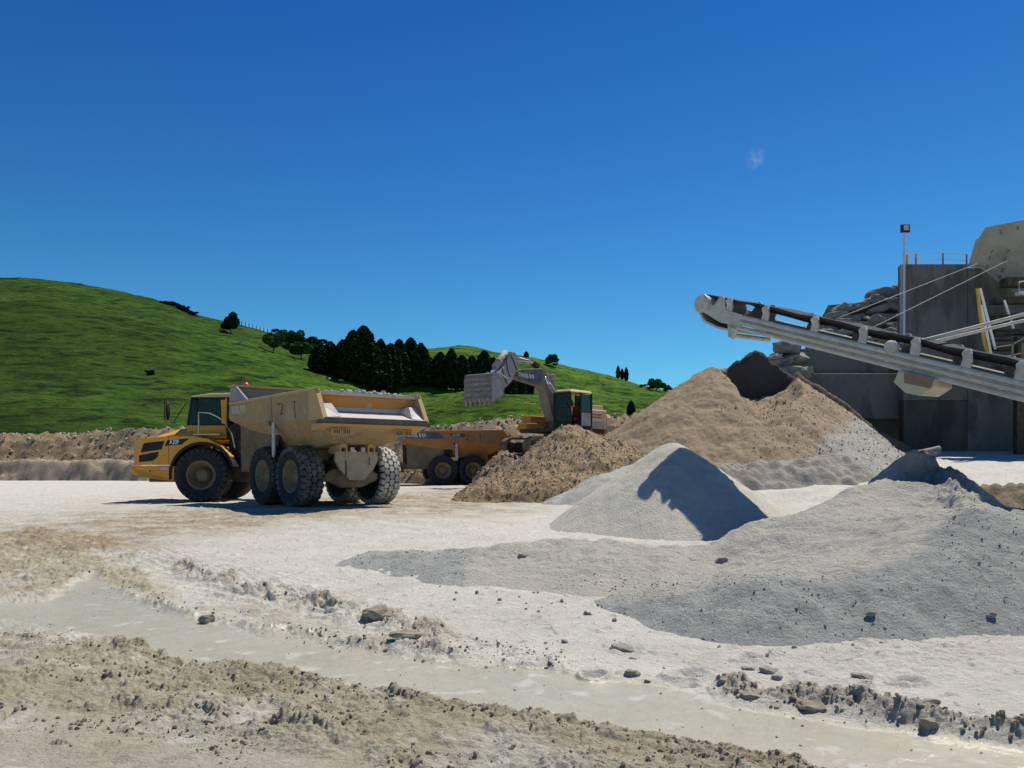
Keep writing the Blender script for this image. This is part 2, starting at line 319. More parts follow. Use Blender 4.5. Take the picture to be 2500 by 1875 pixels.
brown = np.clip(clodz*.8*sm((w1+.45)/.7)+swath*.95*(.55+.7*sm((w2+.5)))+(ridgeA+ridgeB+ridgeC+ridgeD+ridgeE)*.6*sm(w2+.6), 0, 1)*(1-.8*flat_wet)
olive = .85*sm((py+w1*45+w2*18-poly_y(px, [(-400, 1270), (0, 1290), (300, 1335), (450, 1430), (900, 1530), (1300, 1625), (1900, 1745), (2500, 1850)]))/70)*(.55+.45*sm(w1*1.5+.6))
near = band(px, py+w1*60, [(-400, 1740), (400, 1790), (900, 1850), (2900, 2200)], [(-400, 2600), (2900, 2600)], 60)
brown = brown*(1-.55*near)
rough_right = np.exp(-((px-2150)/330)**2-((pyw-1600)/70)**2)
craters = 0
for (cx, cy, cw, chh) in [(1835, 1604, 48, 9), (1680, 1648, 60, 14), (1955, 1670, 42, 10), (2215, 1660, 50, 9), (1450, 1643, 36, 8), (2110, 1668, 22, 5)]:
    q = ((px-cx)/cw)**2+((py-cy+w2*6)/chh)**2
    craters = craters+(np.exp(-(q-1.0)**2*5)*.035-np.exp(-q*2)*.05)
w3 = fbm(GX*9, GY*9, 3, 19)
def domes(f, s, k): 
    c = np.clip(1-(worley(GX*f+w3*.6, GY*f+w2*.8, s)*k)**2, 0, 1)
    return c
clod = domes(5.5, 4, 1.35)*(.35+.9*sm(w2*1.5+.5)); clod2 = domes(14, 14, 1.3)*sm(w3*2+.5); clod3 = domes(31, 24, 1.25)*sm(w2*3+.5)
rid = 1-np.abs(fbm(GX*4+2, GY*5, 5, 21))*2.2
fade = sm((60-RR)/20)*ok
dz = w1*.015+w2*.006+fbm(GX*.35, GY*.35, 3, 31)*.05
dz = dz*(1-.85*flat_wet)-flat_wet*.035
lump = np.clip(clod*.7+clod2*.4+np.clip(rid, -.5, 1)*.35+w3*.3-.35, -.2, 1.0)+clod3*.42*sm((18-RR)/8)
amp = clodz*.036+ridgeA*.075+ridgeA2*.05+ridgeB*.05+ridgeC*(.07+.015*sm((px-1980)/200))+ridgeD*.028+ridgeE*.055+swath*.020*sm((1400-px)/900)+rough_right*.03+wet2*.012+.004
dz = dz+lump*amp+(ridgeA*.04+ridgeC*(.035+.03*sm((px-1980)/200))+ridgeB*.02)
tread = np.sin((GX*.55+GY*.83)*2*math.pi/.17+w1*2.5); dz = dz+tracks*(np.sin((GX*.8-GY*.35)*2*math.pi/.42)*.03+np.clip(tread, 0, 1)*.04)
# wheel ruts on the haul road at the right, and faint ones at the left
for (pts, dd) in [([(1500, 1240), (1900, 1190), (2300, 1150), (2600, 1130)], .05), ([(1500, 1262), (1900, 1215), (2300, 1172), (2600, 1150)], .05), ([(0, 1262), (600, 1262), (1200, 1245)], .02), ([(300, 1200), (1100, 1290)], .02)]:
    dist = np.abs(py-poly_y(px, pts)+w1*5); g = np.exp(-(dist/5)**2)*sm((px-pts[0][0])/100)
    dz = dz-g*dd+np.exp(-((dist-9)/4)**2)*sm((px-pts[0][0])/100)*dd*.7
dz = dz+craters*ok
fine = np.clip(1-worley(GX*5, GY*5, 44)*2.6, 0, 1)*(hsh(np.floor(GX*5), np.floor(GY*5), 5) > .8)*.03
dz = (dz+fine*(1-flat_wet))*fade
lw = np.stack([brown*fade+.0, np.clip(flat_wet+wet2*.5, 0, 1)*ok, np.clip(olive*.9*(1-flat_wet), 0, 1)*ok], -1).reshape(-1, 3)
M['ground'] = mask_material('quarry_floor', [[(.45, .43, .375), (.55, .53, .475), (.62, .60, .545)], [(.20, .155, .10), (.31, .25, .165), (.42, .35, .25)], [(.38, .355, .265), (.43, .405, .31), (.46, .435, .345)], [(.28, .25, .165), (.38, .345, .24), (.46, .43, .33)]],
                            bump=1.0, bscale=20, bdist=.045, wet=True, speck=[(28, (.24, .22, .17), .66, .5), (4, (.70, .68, .63), .6, .4)])
ground = mesh_np('ground', np.stack([GX, GY, GZ+dz], -1).reshape(-1, 3), grid_faces(len(rad), len(ang), True)[:, ::-1], M['ground'], smooth=True)
set_mask(ground, lw); tag(ground, kind='structure')

# ---------------------------------------------------------------- heaps and banks
HEAPS = {}
def heap_fn(ridges, r0=.15, carve=None):
    def h(x, y):
        x = np.asarray(x, float); y = np.asarray(y, float); best = np.full(x.shape, -9.)
        for rd in ridges:
            P = [Vector(p) for p in rd['p']]
            if len(P) == 1: P = P+[P[0]+Vector((.001, 0, 0))]
            sb, sf = rd.get('sb', .72), rd.get('sf', .72)
            for a, b in zip(P[:-1], P[1:]):
                dx, dy = b.x-a.x, b.y-a.y; t = np.clip(((x-a.x)*dx+(y-a.y)*dy)/(dx*dx+dy*dy), 0, 1)
                qx, qy, qz = a.x+t*dx, a.y+t*dy, a.z+t*(b.z-a.z); d = np.sqrt((x-qx)**2+(y-qy)**2)
                k = sm(.5+.5*(qy-y)/(d+1e-4)); s = sb+(sf-sb)*k
                rr = rd.get('r', r0); hh = qz-s*(np.sqrt(d*d+rr*rr)-rr)
                best = np.maximum(best, hh)
        return best
    return h
def heap(name, label, cat, ridges, mat, bounds, res, noise, group=None, r0=.15, carve=None, maskf=None, warp=.25, wscale=.8, kind=None, smooth=True, base=None, seed=0):
    x0, x1, y0, y1 = bounds; xs = np.arange(x0, x1, res); ys = np.arange(y0, y1, res*1.2)
    X, Y = np.meshgrid(xs, ys); base_h = heap_fn(ridges, r0)
    wx = fbm(X*wscale, Y*wscale, 4, 51+seed)*warp; wy = fbm(X*wscale+40, Y*wscale, 4, 61+seed)*warp
    H = base_h(X+wx, Y+wy)
    if carve is not None: H = carve(X+wx*.3, Y+wy*.3, H)
    g = G(X, Y); D = 0
    for (f, a, typ) in noise:
        D = D+a*({'f': lambda: fbm(X*f, Y*f, 5, 71+seed), 'w': lambda: np.clip(1-worley(X*f, Y*f, 81+seed)*1.3, 0, 1), 'r': lambda: (.5-np.abs(fbm(X*f, Y*f*.5, 5, 91+seed)))*1.5}[typ]())
    edge = sm((H-g+.05)/.25); H2 = H+D*edge
    Z = np.maximum(H2, g-.12); keep = H2 > g-.05
    fa = grid_faces(*X.shape); kf = keep.ravel()[fa].any(1); fa = fa[kf]
    used = np.zeros(X.size, bool); used[fa.ravel()] = True; idx = np.cumsum(used)-1
    cx, cy = (x0+x1)/2, (y0+y1)/2; cz = Gs(cx, cy)
    Vv = np.stack([X-cx, Y-cy, Z-cz], -1).reshape(-1, 3)[used]
    o = mesh_np(name, Vv, idx[fa], mat, smooth=smooth, loc=(cx, cy, cz))
    if maskf is not None: set_mask(o, np.stack([np.clip(q, 0, 1) for q in maskf(X, Y, H2)], -1).reshape(-1, 3)[used])
    tag(o, label, cat, group, kind)
    def zf(x, y):   # height lookup by bilinear nearest
        i = np.clip(((np.asarray(y)-y0)/(res*1.2)).round().astype(int), 0, X.shape[0]-1); j = np.clip(((np.asarray(x)-x0)/res).round().astype(int), 0, X.shape[1]-1)
        return Z[i, j], (H2[i, j]-g[i, j])
    o_z = zf; HEAPS[o.name] = (o, zf, bounds, (cx, cy, cz)); return o, zf
ICO = None
def ico():
    global ICO
    if ICO is None:
        b = bmesh.new(); bmesh.ops.create_icosphere(b, subdivisions=1, radius=1)
        b.verts.ensure_lookup_table(); v = np.array([p.co[:] for p in b.verts]); f = np.array([[q.index for q in fc.verts] for fc in b.faces]); b.free(); ICO = (v, f)
    return ICO
def stones(name, P, S, mat, parent=None, flat=.7, off=(0, 0, 0), seed=1):
    """many small angular stones as one mesh; P (n,3), S (n,)"""
    r = np.random.default_rng(seed); v, f = ico(); n = len(P); nv = len(v)
    jit = 1+r.normal(0, .16, (n, nv)); A = v[None]*jit[..., None]
    A = np.clip(A, -.85, .85)
    A = A*np.stack([r.uniform(.7, 1.4, n), r.uniform(.6, 1.1, n), r.uniform(.45, .85, n)*flat/.7], -1)[:, None, :]
    q = r.normal(size=(n, 4)); q[:, 0] += 1.2; q /= np.linalg.norm(q, axis=1)[:, None]; w, x, y, z = q.T
    Rm = np.stack([np.stack([1-2*(y*y+z*z), 2*(x*y-z*w), 2*(x*z+y*w)], -1), np.stack([2*(x*y+z*w), 1-2*(x*x+z*z), 2*(y*z-x*w)], -1), np.stack([2*(x*z-y*w), 2*(y*z+x*w), 1-2*(x*x+y*y)], -1)], 1)
    A = np.einsum('nij,nkj->nki', Rm, A)*S[:, None, None]+(P-np.array(off))[:, None, :]
    Fc = (f[None]+(np.arange(n)*nv)[:, None, None]).reshape(-1, 3)
    return mesh_np(name, A.reshape(-1, 3), Fc, mat, parent)
def scatter_on(o_name, n, smin, smax, mat, name='loose_stones', cond=None, power=2.5, seed=3, sink=.25, minh=.03):
    o, zf, (x0, x1, y0, y1), c = HEAPS[o_name]; r = np.random.default_rng(seed)
    x = r.uniform(x0, x1, n*4); y = r.uniform(y0, y1, n*4); z, hh = zf(x, y); k = hh > minh
    if cond is not None: k &= cond(x, y, z)
    x, y, z = x[k][:n], y[k][:n], z[k][:n]; s = smin+(smax-smin)*r.uniform(0, 1, len(x))**power
    s2 = stones(name, np.stack([x, y, z+s*sink], -1), s, mat, o, off=c, seed=seed); tag(s2, kind='stuff'); return s2
def pxm(X, Y): return HX+F*X/Y
def pym(X, Y, Z): return HY-F*(Z-CZ)/Y

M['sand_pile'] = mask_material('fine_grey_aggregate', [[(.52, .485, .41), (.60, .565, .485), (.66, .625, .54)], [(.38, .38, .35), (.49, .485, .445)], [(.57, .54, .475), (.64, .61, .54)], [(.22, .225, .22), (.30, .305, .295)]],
                               bump=1.0, bscale=26, bdist=.05, speck=[(60, (.22, .22, .21), .6, .55)])
M['berm_gravel'] = mask_material('grey_berm_aggregate', [[(.40, .38, .335), (.47, .45, .40), (.53, .51, .455)], [(.30, .31, .30), (.42, .43, .405)], [(.47, .44, .38), (.54, .51, .44)], [(.20, .205, .20), (.30, .305, .295)]],
                               bump=1.0, bscale=22, bdist=.06, speck=[(45, (.20, .205, .205), .58, .6), (9, (.56, .53, .47), .62, .5)])
M['brown_gravel'] = mask_material('brown_crushed_gravel', [[(.24, .165, .09), (.33, .235, .135), (.40, .305, .19)], [(.28, .26, .22), (.36, .34, .30)], [(.12, .085, .055), (.18, .13, .085)], [(.4, .38, .33), (.45, .43, .38)]],
                                  bump=.9, bscale=10, bdist=.06, speck=[(24, (.09, .065, .045), .6, .7)])
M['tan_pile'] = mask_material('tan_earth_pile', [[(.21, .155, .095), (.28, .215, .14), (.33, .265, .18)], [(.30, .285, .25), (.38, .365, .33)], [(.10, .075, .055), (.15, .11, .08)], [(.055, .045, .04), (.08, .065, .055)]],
                              bump=.6, bscale=9, bdist=.05, speck=[(14, (.14, .10, .07), .63, .6)])
M['stone_tan'] = material('tan_stones', [(.20, .15, .095), (.33, .26, .18), (.46, .40, .31), (.55, .51, .45)], 3, .95, coord='Object')
M['stone_grey'] = material('grey_stones', [(.20, .20, .19), (.29, .29, .28), (.36, .35, .33)], 3, .95)
M['stone_pale'] = material('pale_stones', [(.30, .28, .24), (.42, .40, .36), (.5, .48, .43)], 4, .95)
M['clod'] = material('mud_clods', [(.16, .13, .09), (.27, .23, .165), (.38, .34, .27)], 3, .95)

# grey cone in the middle
cone_pts = [dict(p=[Wp(1645, 1082, 17.8)], sb=.74, sf=.70, r=.28)]
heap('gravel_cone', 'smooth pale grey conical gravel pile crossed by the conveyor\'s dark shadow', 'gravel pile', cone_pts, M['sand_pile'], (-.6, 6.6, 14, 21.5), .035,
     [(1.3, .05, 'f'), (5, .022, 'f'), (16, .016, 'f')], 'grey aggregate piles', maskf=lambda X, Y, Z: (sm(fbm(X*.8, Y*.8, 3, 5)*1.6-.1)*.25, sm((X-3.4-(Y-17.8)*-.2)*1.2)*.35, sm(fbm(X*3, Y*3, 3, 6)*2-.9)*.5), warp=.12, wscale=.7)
# bluish small pile left of the cone, behind it
heap('gravel_heap', 'low blue-grey gravel heap between the brown rubble pile and the grey cone', 'gravel pile', [dict(p=[Wp(1480, 1160, 23.5), Wp(1560, 1130, 24.5)], sb=.6, sf=.5, r=.3)], M['sand_pile'], (-.5, 6, 20.5, 27), .06,
     [(1.2, .08, 'f'), (5, .05, 'f')], 'grey aggregate piles', maskf=lambda X, Y, Z: (X*0+.9, X*0, X*0), warp=.5)
# front berm and right pile
RP = [dict(p=[Wp(835, 1380, 13.1), Wp(905, 1350, 12.7), Wp(1050, 1348, 12.4), Wp(1150, 1340, 12.5), Wp(1260, 1324, 12.4), Wp(1450, 1320, 12.3), Wp(1640, 1338, 12.2), Wp(1745, 1331, 12.3), Wp(1880, 1292, 12.5)], sb=.62, sf=.19, r=.10),
      dict(p=[Wp(1880, 1292, 12.5), Wp(1980, 1242, 12.8), Wp(2080, 1192, 13.1), Wp(2190, 1158, 13.4)], sb=.62, sf=.29, r=.12),
      dict(p=[Wp(2080, 1192, 13.1), Wp(2190, 1158, 13.4)], sb=.62, sf=.42, r=.2),
      dict(p=[Wp(1400, 1462, 10.1), Wp(1500, 1458, 9.7), Wp(1680, 1432, 9.15), Wp(1850, 1408, 8.85), Wp(2050, 1392, 8.9), Wp(2230, 1335, 9.4), Wp(2360, 1245, 10.2)], sb=.2, sf=.5, r=.25),
      dict(p=[Wp(2215, 1122, 13.9), Wp(2262, 1112, 13.8), Wp(2325, 1128, 13.6), Wp(2350, 1160, 13.4), Wp(2430, 1225, 12.8), Wp(2500, 1295, 12.5), Wp(2620, 1340, 12.2)], sb=.75, sf=.85, r=.06),
      dict(p=[Wp(2290, 1200, 12.9), Wp(2330, 1235, 12.1), Wp(2370, 1275, 11.3)], sb=.6, sf=.55, r=.08),
      dict(p=[Wp(2500, 1390, 11.2), Wp(2620, 1400, 11)], sb=.4, sf=.42, r=.4)]
def rp_carve(X, Y, H):
    # ragged crust: the loader's bite behind the hump leaves steep faces
    p = pxm(X, Y); c = np.exp(-((p-2262)/48)**2)*sm((13.9-Y)/.10)*sm((Y-13.05)/.35)
    e = np.exp(-((p-2345)/55)**2-((Y-12.4)/.9)**2)+.7*np.exp(-((p-2262)/60)**2-((Y-13.9)/.25)**2)
    return H-c*.42+1.25*e*(.16*np.clip(1-worley(X*4, Y*4, 5)*1.2, 0, 1)+.10*np.clip(1-worley(X*9, Y*9, 6)*1.2, 0, 1)+.08*fbm(X*3, Y*3, 4, 8))
def rp_mask(X, Y, Z):
    p = pxm(X, Y); q = pym(X, Y, Z); n = fbm(X*1.2, Y*1.2, 4, 7)
    blue = sm(((q+n*50)-poly_y(p, [(900, 1360), (1060, 1368), (1130, 1300), (1140, 1500), (1380, 1440), (1500, 1450), (1700, 1410), (1850, 1385), (2050, 1380), (2230, 1330), (2380, 1230), (2500, 1230)]))/30)
    left = sm((1145+n*30-p)/20)*.9
    return (np.clip(blue+left, 0, 1)*.9, (1-blue)*.5*sm(n+.6), sm(n*2-.35)*.7*blue+np.exp(-((p-2290)/90)**2)*sm((1200-q)/25)*.8)  # last channel also darkens the hump top, shade put into its colour
heap('gravel_berm', 'long low grey gravel berm rising to a crusted hump at the right edge', 'gravel pile', RP, M['berm_gravel'], (-3.4, 9.4, 6.2, 17.2), .028,
     [(1.5, .05, 'f'), (6, .03, 'f'), (15, .022, 'f'), (3, .03, 'w')], 'grey aggregate piles', carve=rp_carve, maskf=rp_mask, warp=.35, wscale=.9)
def rcond(x, y, z): p = pxm(x, y); q = pym(x, y, z); return ((q > 1400) & (p > 1350)) | (p < 1140) | (p > 2290)
scatter_on('gravel_berm', 6000, .004, .018, M['stone_grey'], 'gravel_stones', rcond, 5, 5)
# crusted lumps on the hump
# brown rubble pile in front of the excavator
BG = [dict(p=[Wp(1405, 1042, 28)], sb=.7, sf=.60, r=.15), dict(p=[Wp(1405, 1042, 28), Wp(1490, 1075, 27.6), Wp(1560, 1105, 27)], sb=.7, sf=.6, r=.2),
      dict(p=[Wp(1340, 1092, 27.4), Wp(1250, 1158, 26.6), Wp(1195, 1192, 26.2)], sb=.6, sf=.55, r=.4)]
heap('rubble_pile', 'brown pile of coarse stony rubble in front of the excavator', 'gravel pile', BG, M['brown_gravel'], (-3.2, 7, 22.5, 32.5), .05,
     [(1.1, .12, 'f'), (3, .07, 'w'), (8, .05, 'w'), (5, .05, 'f')], maskf=lambda X, Y, Z: (sm(fbm(X*1.1, Y*1.1, 3, 15)*2-.4)*.35, sm(fbm(X*.7, Y*.7, 3, 25)*2-.2)*.6, X*0), warp=.5)
scatter_on('rubble_pile', 9000, .010, .048, M['stone_tan'], power=3.2, seed=8)
# big tan pile with dark cut face
TP = [dict(p=[Wp(1745, 890, 31.2), Wp(1778, 880, 31.4)], sb=.8, sf=.62, r=.2), dict(p=[Wp(1775, 880, 31.4), Wp(1700, 935, 31.2), Wp(1600, 1005, 31)], sb=.8, sf=.7, r=.2),
      dict(p=[Wp(1778, 896, 32.), Wp(1800, 884, 32.1), Wp(1838, 854, 32.2), Wp(1852, 858, 32.2), Wp(1890, 888, 32.1), Wp(1935, 918, 31.6), Wp(1955, 938, 31.5)], sb=.95, sf=.76, r=.02),
      dict(p=[Wp(1940, 930, 30.9), Wp(1985, 985, 30.9), Wp(2050, 1042, 31)], sb=1.0, sf=.78, r=.25)]
def tp_carve(X, Y, H):
    p = pxm(X, Y); zt = np.interp(p, [1760, 1800, 1850, 1905, 1955], [3.72, 3.78, 3.52, 3.75, 4.1])
    xl, xr = (1785-HX)/F*31.5, (1915-HX)/F*31.5
    lim = zt-.30*(31.75-Y)+1.5*np.maximum(0, xl-X)+.7*np.maximum(0, X-xr)+.25*fbm(X*.9, Y*.9, 3, 78)+.06*fbm(X*2, Y*2, 3, 77); face = np.where(Y > 31.75, lim+(Y-31.75)*6.0, lim)
    return np.minimum(H, np.where(p < 1772, np.maximum(face, H-(p-1740)/32*0), face)) if False else np.minimum(H, face)
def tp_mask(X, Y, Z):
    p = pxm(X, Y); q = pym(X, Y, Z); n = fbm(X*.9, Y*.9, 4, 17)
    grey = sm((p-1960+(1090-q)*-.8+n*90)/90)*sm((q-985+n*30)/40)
    dark = sm((1955-p)/10)*sm((p-1768)/6)*sm((Y-31.3)*3)  # cut face coloured dark: damp soil plus the shade of its steep front
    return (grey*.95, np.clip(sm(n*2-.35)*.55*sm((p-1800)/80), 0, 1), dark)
heap('earth_pile', 'tall tan pile of earth and stone with a damp, shade-darkened cut near its top', 'earth pile', TP, M['tan_pile'], (1.8, 15.5, 24.5, 37), .055,
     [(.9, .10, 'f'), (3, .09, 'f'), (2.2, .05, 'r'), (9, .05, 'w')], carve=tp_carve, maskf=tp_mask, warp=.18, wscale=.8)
scatter_on('earth_pile', 3000, .008, .045, M['stone_pale'], cond=lambda x, y, z: (pxm(x, y) > 1800+fbm(x, y, 3, 2)*120) & (y < 31.2), power=3, seed=11)
# pale windrow in front of it and its tracked edge
heap('gravel_windrow', 'low pale grey windrow at the foot of the tall tan pile', 'gravel pile', [dict(p=[Wp(1690, 1100, 27), Wp(1790, 1086, 27), Wp(1880, 1098, 26.8), Wp(1950, 1112, 26.5)], sb=.6, sf=.5, r=.4)], M['sand_pile'], (3.5, 11, 22, 29), .06,
     [(1.2, .10, 'f'), (5, .06, 'f')], 'grey aggregate piles', maskf=lambda X, Y, Z: (X*0+.2, X*0+.3, X*0), warp=.4)
heap('tracked_bank', 'lumpy churned mud bank imprinted by tyres below the pale windrow', 'mud bank', [dict(p=[Wp(1700, 1150, 22.3), Wp(1790, 1143, 22.6), Wp(1880, 1134, 23), Wp(1960, 1124, 23.4), Wp(2030, 1120, 24)], sb=.35, sf=.75, r=.2)], M['brown_gravel'], (3.5, 10.5, 19.8, 26), .05,
     [(1.5, .07, 'f'), (2.6, .16, 'w'), (6, .05, 'f')], maskf=lambda X, Y, Z: (X*0+.95, X*0, X*0), warp=.5)
heap('spoil_heap', 'small dark olive mud heap beside the haul road at the right edge', 'mud bank', [dict(p=[Wp(2430, 1190, 19), Wp(2520, 1196, 18.6)], sb=.5, sf=.7, r=.2)], M['brown_gravel'], (9.5, 14, 17.4, 20.6), .05,
     [(1.5, .10, 'f'), (3.5, .14, 'w')], maskf=lambda X, Y, Z: (X*0+.4, X*0+.3, X*0), warp=.5)
# slope of fines between tan pile and wall, its shadow painted into the colour
heap('fines_slope', 'shade-darkened slope of fines banked between the tan pile and the concrete wall', 'earth pile', [dict(p=[Wp(1950, 905, 35.8), Wp(2040, 965, 35.2), Wp(2130, 1030, 34.8), Wp(2240, 1100, 34.5)], sb=.8, sf=2.6, r=.05)], M['tan_pile'], (8.5, 18.5, 30, 38.5), .07,
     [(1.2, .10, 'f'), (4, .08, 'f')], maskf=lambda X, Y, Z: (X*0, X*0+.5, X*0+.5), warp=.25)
# long rubble bank across the back, with the excavator's bench
RB = [dict(p=[Wp(-500, 1070, 62), Wp(0, 1068, 62), Wp(180, 1065, 62), Wp(330, 1058, 62), Wp(600, 1062, 62), Wp(900, 1062, 60)], sb=.35, sf=.8, r=.5),
      dict(p=[Wp(900, 1062, 60), Wp(1150, 1046, 56), Wp(1225, 1036, 53), Wp(1320, 1030, 52), Wp(1450, 1034, 51), Wp(1510, 1030, 51), Wp(1560, 1020, 50), Wp(1640, 1005, 49), Wp(1900, 1000, 48), Wp(2000, 1010, 48)], sb=.3, sf=.65, r=.5),
      dict(p=[(2.4, 45.2, 1.6), (6, 46.5, 1.7), (9, 47, 1.9)], sb=.5, sf=.8, r=1.2),
      dict(p=[Wp(1252, 1115, 44), Wp(1262, 1135, 40), Wp(1280, 1160, 36)], sb=.8, sf=.8, r=.3)]
heap('rubble_bank', 'long bank of dark stony rubble at the foot of the green hill', 'rubble bank', RB, M['brown_gravel'], (-48, 24, 33, 66), .17,
     [(.5, .25, 'f'), (1.1, .28, 'w'), (3, .22, 'w'), (5, .12, 'f')], maskf=lambda X, Y, Z: (sm(fbm(X*.5, Y*.5, 3, 45)*2)*.3, np.clip(.35+sm(fbm(X*.6, Y*.6, 4, 55)*1.5+.15), 0, 1), sm(fbm(X*4, Y*4, 3, 6)*3-1)*.8), warp=1.0, wscale=.3, seed=3)
scatter_on('rubble_bank', 12000, .03, .17, M['stone_tan'], power=4, seed=12)
# lower, paler cut bench in front of the bank at the left
heap('cut_bench', 'low pale cut bench of compacted gravel at the left behind the truck', 'rubble bank', [dict(p=[Wp(-600, 1127, 58), Wp(0, 1127, 58), Wp(290, 1127, 57.5), Wp(360, 1130, 57)], sb=.02, sf=1.6, r=.3)], M['brown_gravel'], (-50, -14, 54.5, 61), .14,
     [(.6, .2, 'f'), (3, .16, 'w'), (2, .15, 'f'), (6, .1, 'f')], maskf=lambda X, Y, Z: (X*0+.35, sm(fbm(X, Y, 3, 5)*2)*.6, X*0+.1), warp=.6, seed=4)

# ---------------------------------------------------------------- hills
SKYL = [(-900, 700), (-300, 682), (0, 677), (100, 681), (200, 693), (300, 712), (400, 736), (430, 745), (470, 766), (530, 780), (600, 796), (680, 820), (760, 838), (830, 846), (930, 850), (1010, 853), (1060, 850), (1125, 843), (1160, 846), (1210, 860), (1300, 872), (1350, 884), (1400, 898), (1440, 905), (1500, 920), (1560, 938), (1600, 948), (1640, 956), (1700, 962), (1900, 990), (2600, 1010), (3400, 1020)]
us = np.linspace(-1.15, 1.05, 620); hpx = HX+F*us
s1 = np.linspace(0, 1, 230); s2 = np.linspace(1.02, 1.8, 20); ss = np.concatenate([s1, s2])
def hill_Y(px, s): yc = np.interp(px, [-600, 0, 500, 850, 1100, 1500, 2600], [250, 245, 225, 235, 300, 330, 330]); yf = np.interp(px, [-600, 600, 1200, 2600], [72, 74, 66, 64]); return yf+(yc-yf)*s
def hill_Z(px, s):
    px = np.asarray(px, float); s = np.asarray(s, float); yc = hill_Y(px, 1.); zc = CZ+(HY-poly_y(px, SKYL))/F*yc; zf = .5
    sc_ = np.clip(s, 0, 1); pw = np.interp(px, [0, 600, 900, 1200, 1700], [.92, 1.0, 1.35, 1.45, 1.2])
    z = zf+(zc-zf)*(sc_**pw)
    z = z+.0
    X = (px-HX)/F*hill_Y(px, s); Y = hill_Y(px, s); e = np.sin(np.clip(sc_, 0, 1)*math.pi)
    z = z+e*(fbm(X*.012, Y*.012, 4, 101)*7+fbm(X*.05, Y*.05, 4, 103)*1.2+(.4-np.abs(fbm(X*.03, Y*.06, 4, 105)))*1.6)
    z = z+np.exp(-((px-1230)/170)**2-((s-.28)/.10)**2)*5.0+np.exp(-((px-760)/150)**2-((s-.36)/.12)**2)*2.5
    z = z-np.exp(-((px-1000)/260)**2-((s-.52)/.15)**2)*3.0
    z = np.where(s > 1, zc-(s-1)**1.3*zc*2.2, z)
    return z
HP, HS = np.meshgrid(hpx, ss); HYY = hill_Y(HP, HS); HXX = (HP-HX)/F*HYY; HZZ = hill_Z(HP, HS)
HZZ = HZZ+fbm(HXX*.35, HYY*.35, 3, 111)*.35*np.clip(HS*3, 0, 1)
HZZ[0] = -1
def grass_material():
    m = bpy.data.materials.new('hill_pasture'); m.use_nodes = True; t = m.node_tree; N = t.nodes; l = t.links.new; bs = N['Principled BSDF']; bs.inputs['Roughness'].default_value = 1; bs.inputs['Specular IOR Level'].default_value = .05
    tcn = N.new('ShaderNodeTexCoord'); def_ = []
    def noise(scale, st, det=6, ro=.6, dis=0):
        mp = N.new('ShaderNodeMapping'); mp.inputs['Scale'].default_value = st; l(tcn.outputs['Object'], mp.inputs[0])
        n = N.new('ShaderNodeTexNoise'); n.inputs['Scale'].default_value = scale; n.inputs['Detail'].default_value = det; n.inputs['Roughness'].default_value = ro; n.inputs['Distortion'].default_value = dis; l(mp.outputs[0], n.inputs['Vector']); return n.outputs['Fac']
    def ramp(f, cols, ps):
        cr = N.new('ShaderNodeValToRGB'); e = cr.color_ramp.elements; e[0].position = ps[0]; e[0].color = (*cols[0], 1); e[1].position = ps[-1]; e[1].color = (*cols[-1], 1)
        for c, p in list(zip(cols, ps))[1:-1]: q = e.new(p); q.color = (*c, 1)
        l(f, cr.inputs[0]); return cr.outputs[0]
    def mix(f, a, b, mode='MIX'):
        x = N.new('ShaderNodeMixRGB'); x.blend_type = mode
        if isinstance(f, float): x.inputs[0].default_value = f
        else: l(f, x.inputs[0])
        l(a, x.inputs[1])
        if isinstance(b, tuple): x.inputs[2].default_value = (*b, 1)
        else: l(b, x.inputs[2])
        return x.outputs[0]
    at = N.new('ShaderNodeAttribute'); at.attribute_name = 'mask'; sp = N.new('ShaderNodeSeparateColor'); l(at.outputs['Color'], sp.inputs[0])
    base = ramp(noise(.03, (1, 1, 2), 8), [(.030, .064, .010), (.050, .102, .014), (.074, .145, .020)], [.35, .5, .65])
    bright_grass = ramp(noise(.06, (1, 1, 2), 8), [(.056, .115, .013), (.096, .190, .020), (.13, .24, .03)], [.35, .5, .65])  # brighter, yellower grass, blended in towards the right
    c = mix(sp.outputs[0], base, bright_grass)
    c = mix(ramp(noise(.22, (1, .6, 4.5), 9, .7, .8), [(0, 0, 0), (1, 1, 1)], [.47, .62]), c, (.010, .026, .006))
    c = mix(ramp(noise(.9, (1, 1, 3), 6, .7), [(0, 0, 0), (.75, .75, .75)], [.48, .68]), c, (.012, .032, .007))
    c = mix(ramp(noise(.09, (1, 1, 1), 6), [(0, 0, 0), (.45, .45, .45)], [.55, .72]), c, (.045, .055, .018))
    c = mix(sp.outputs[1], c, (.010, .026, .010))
    l(c, bs.inputs['Base Color'])
    b = N.new('ShaderNodeBump'); b.inputs['Strength'].default_value = 1; b.inputs['Distance'].default_value = 1.3; l(noise(.45, (1, .7, 3.5), 8, .7), b.inputs['Height']); l(b.outputs[0], bs.inputs['Normal']); return m
M['grass'] = grass_material()
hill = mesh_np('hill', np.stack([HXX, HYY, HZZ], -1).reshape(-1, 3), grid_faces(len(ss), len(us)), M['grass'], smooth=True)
brightm = sm((HP-450)/500+fbm(HXX*.02, HYY*.02, 3, 7)*.6)*.9
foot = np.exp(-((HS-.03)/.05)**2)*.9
set_mask(hill, np.stack([np.clip(brightm+.12, 0, 1), foot, foot*0], -1).reshape(-1, 3)); tag(hill, kind='structure')
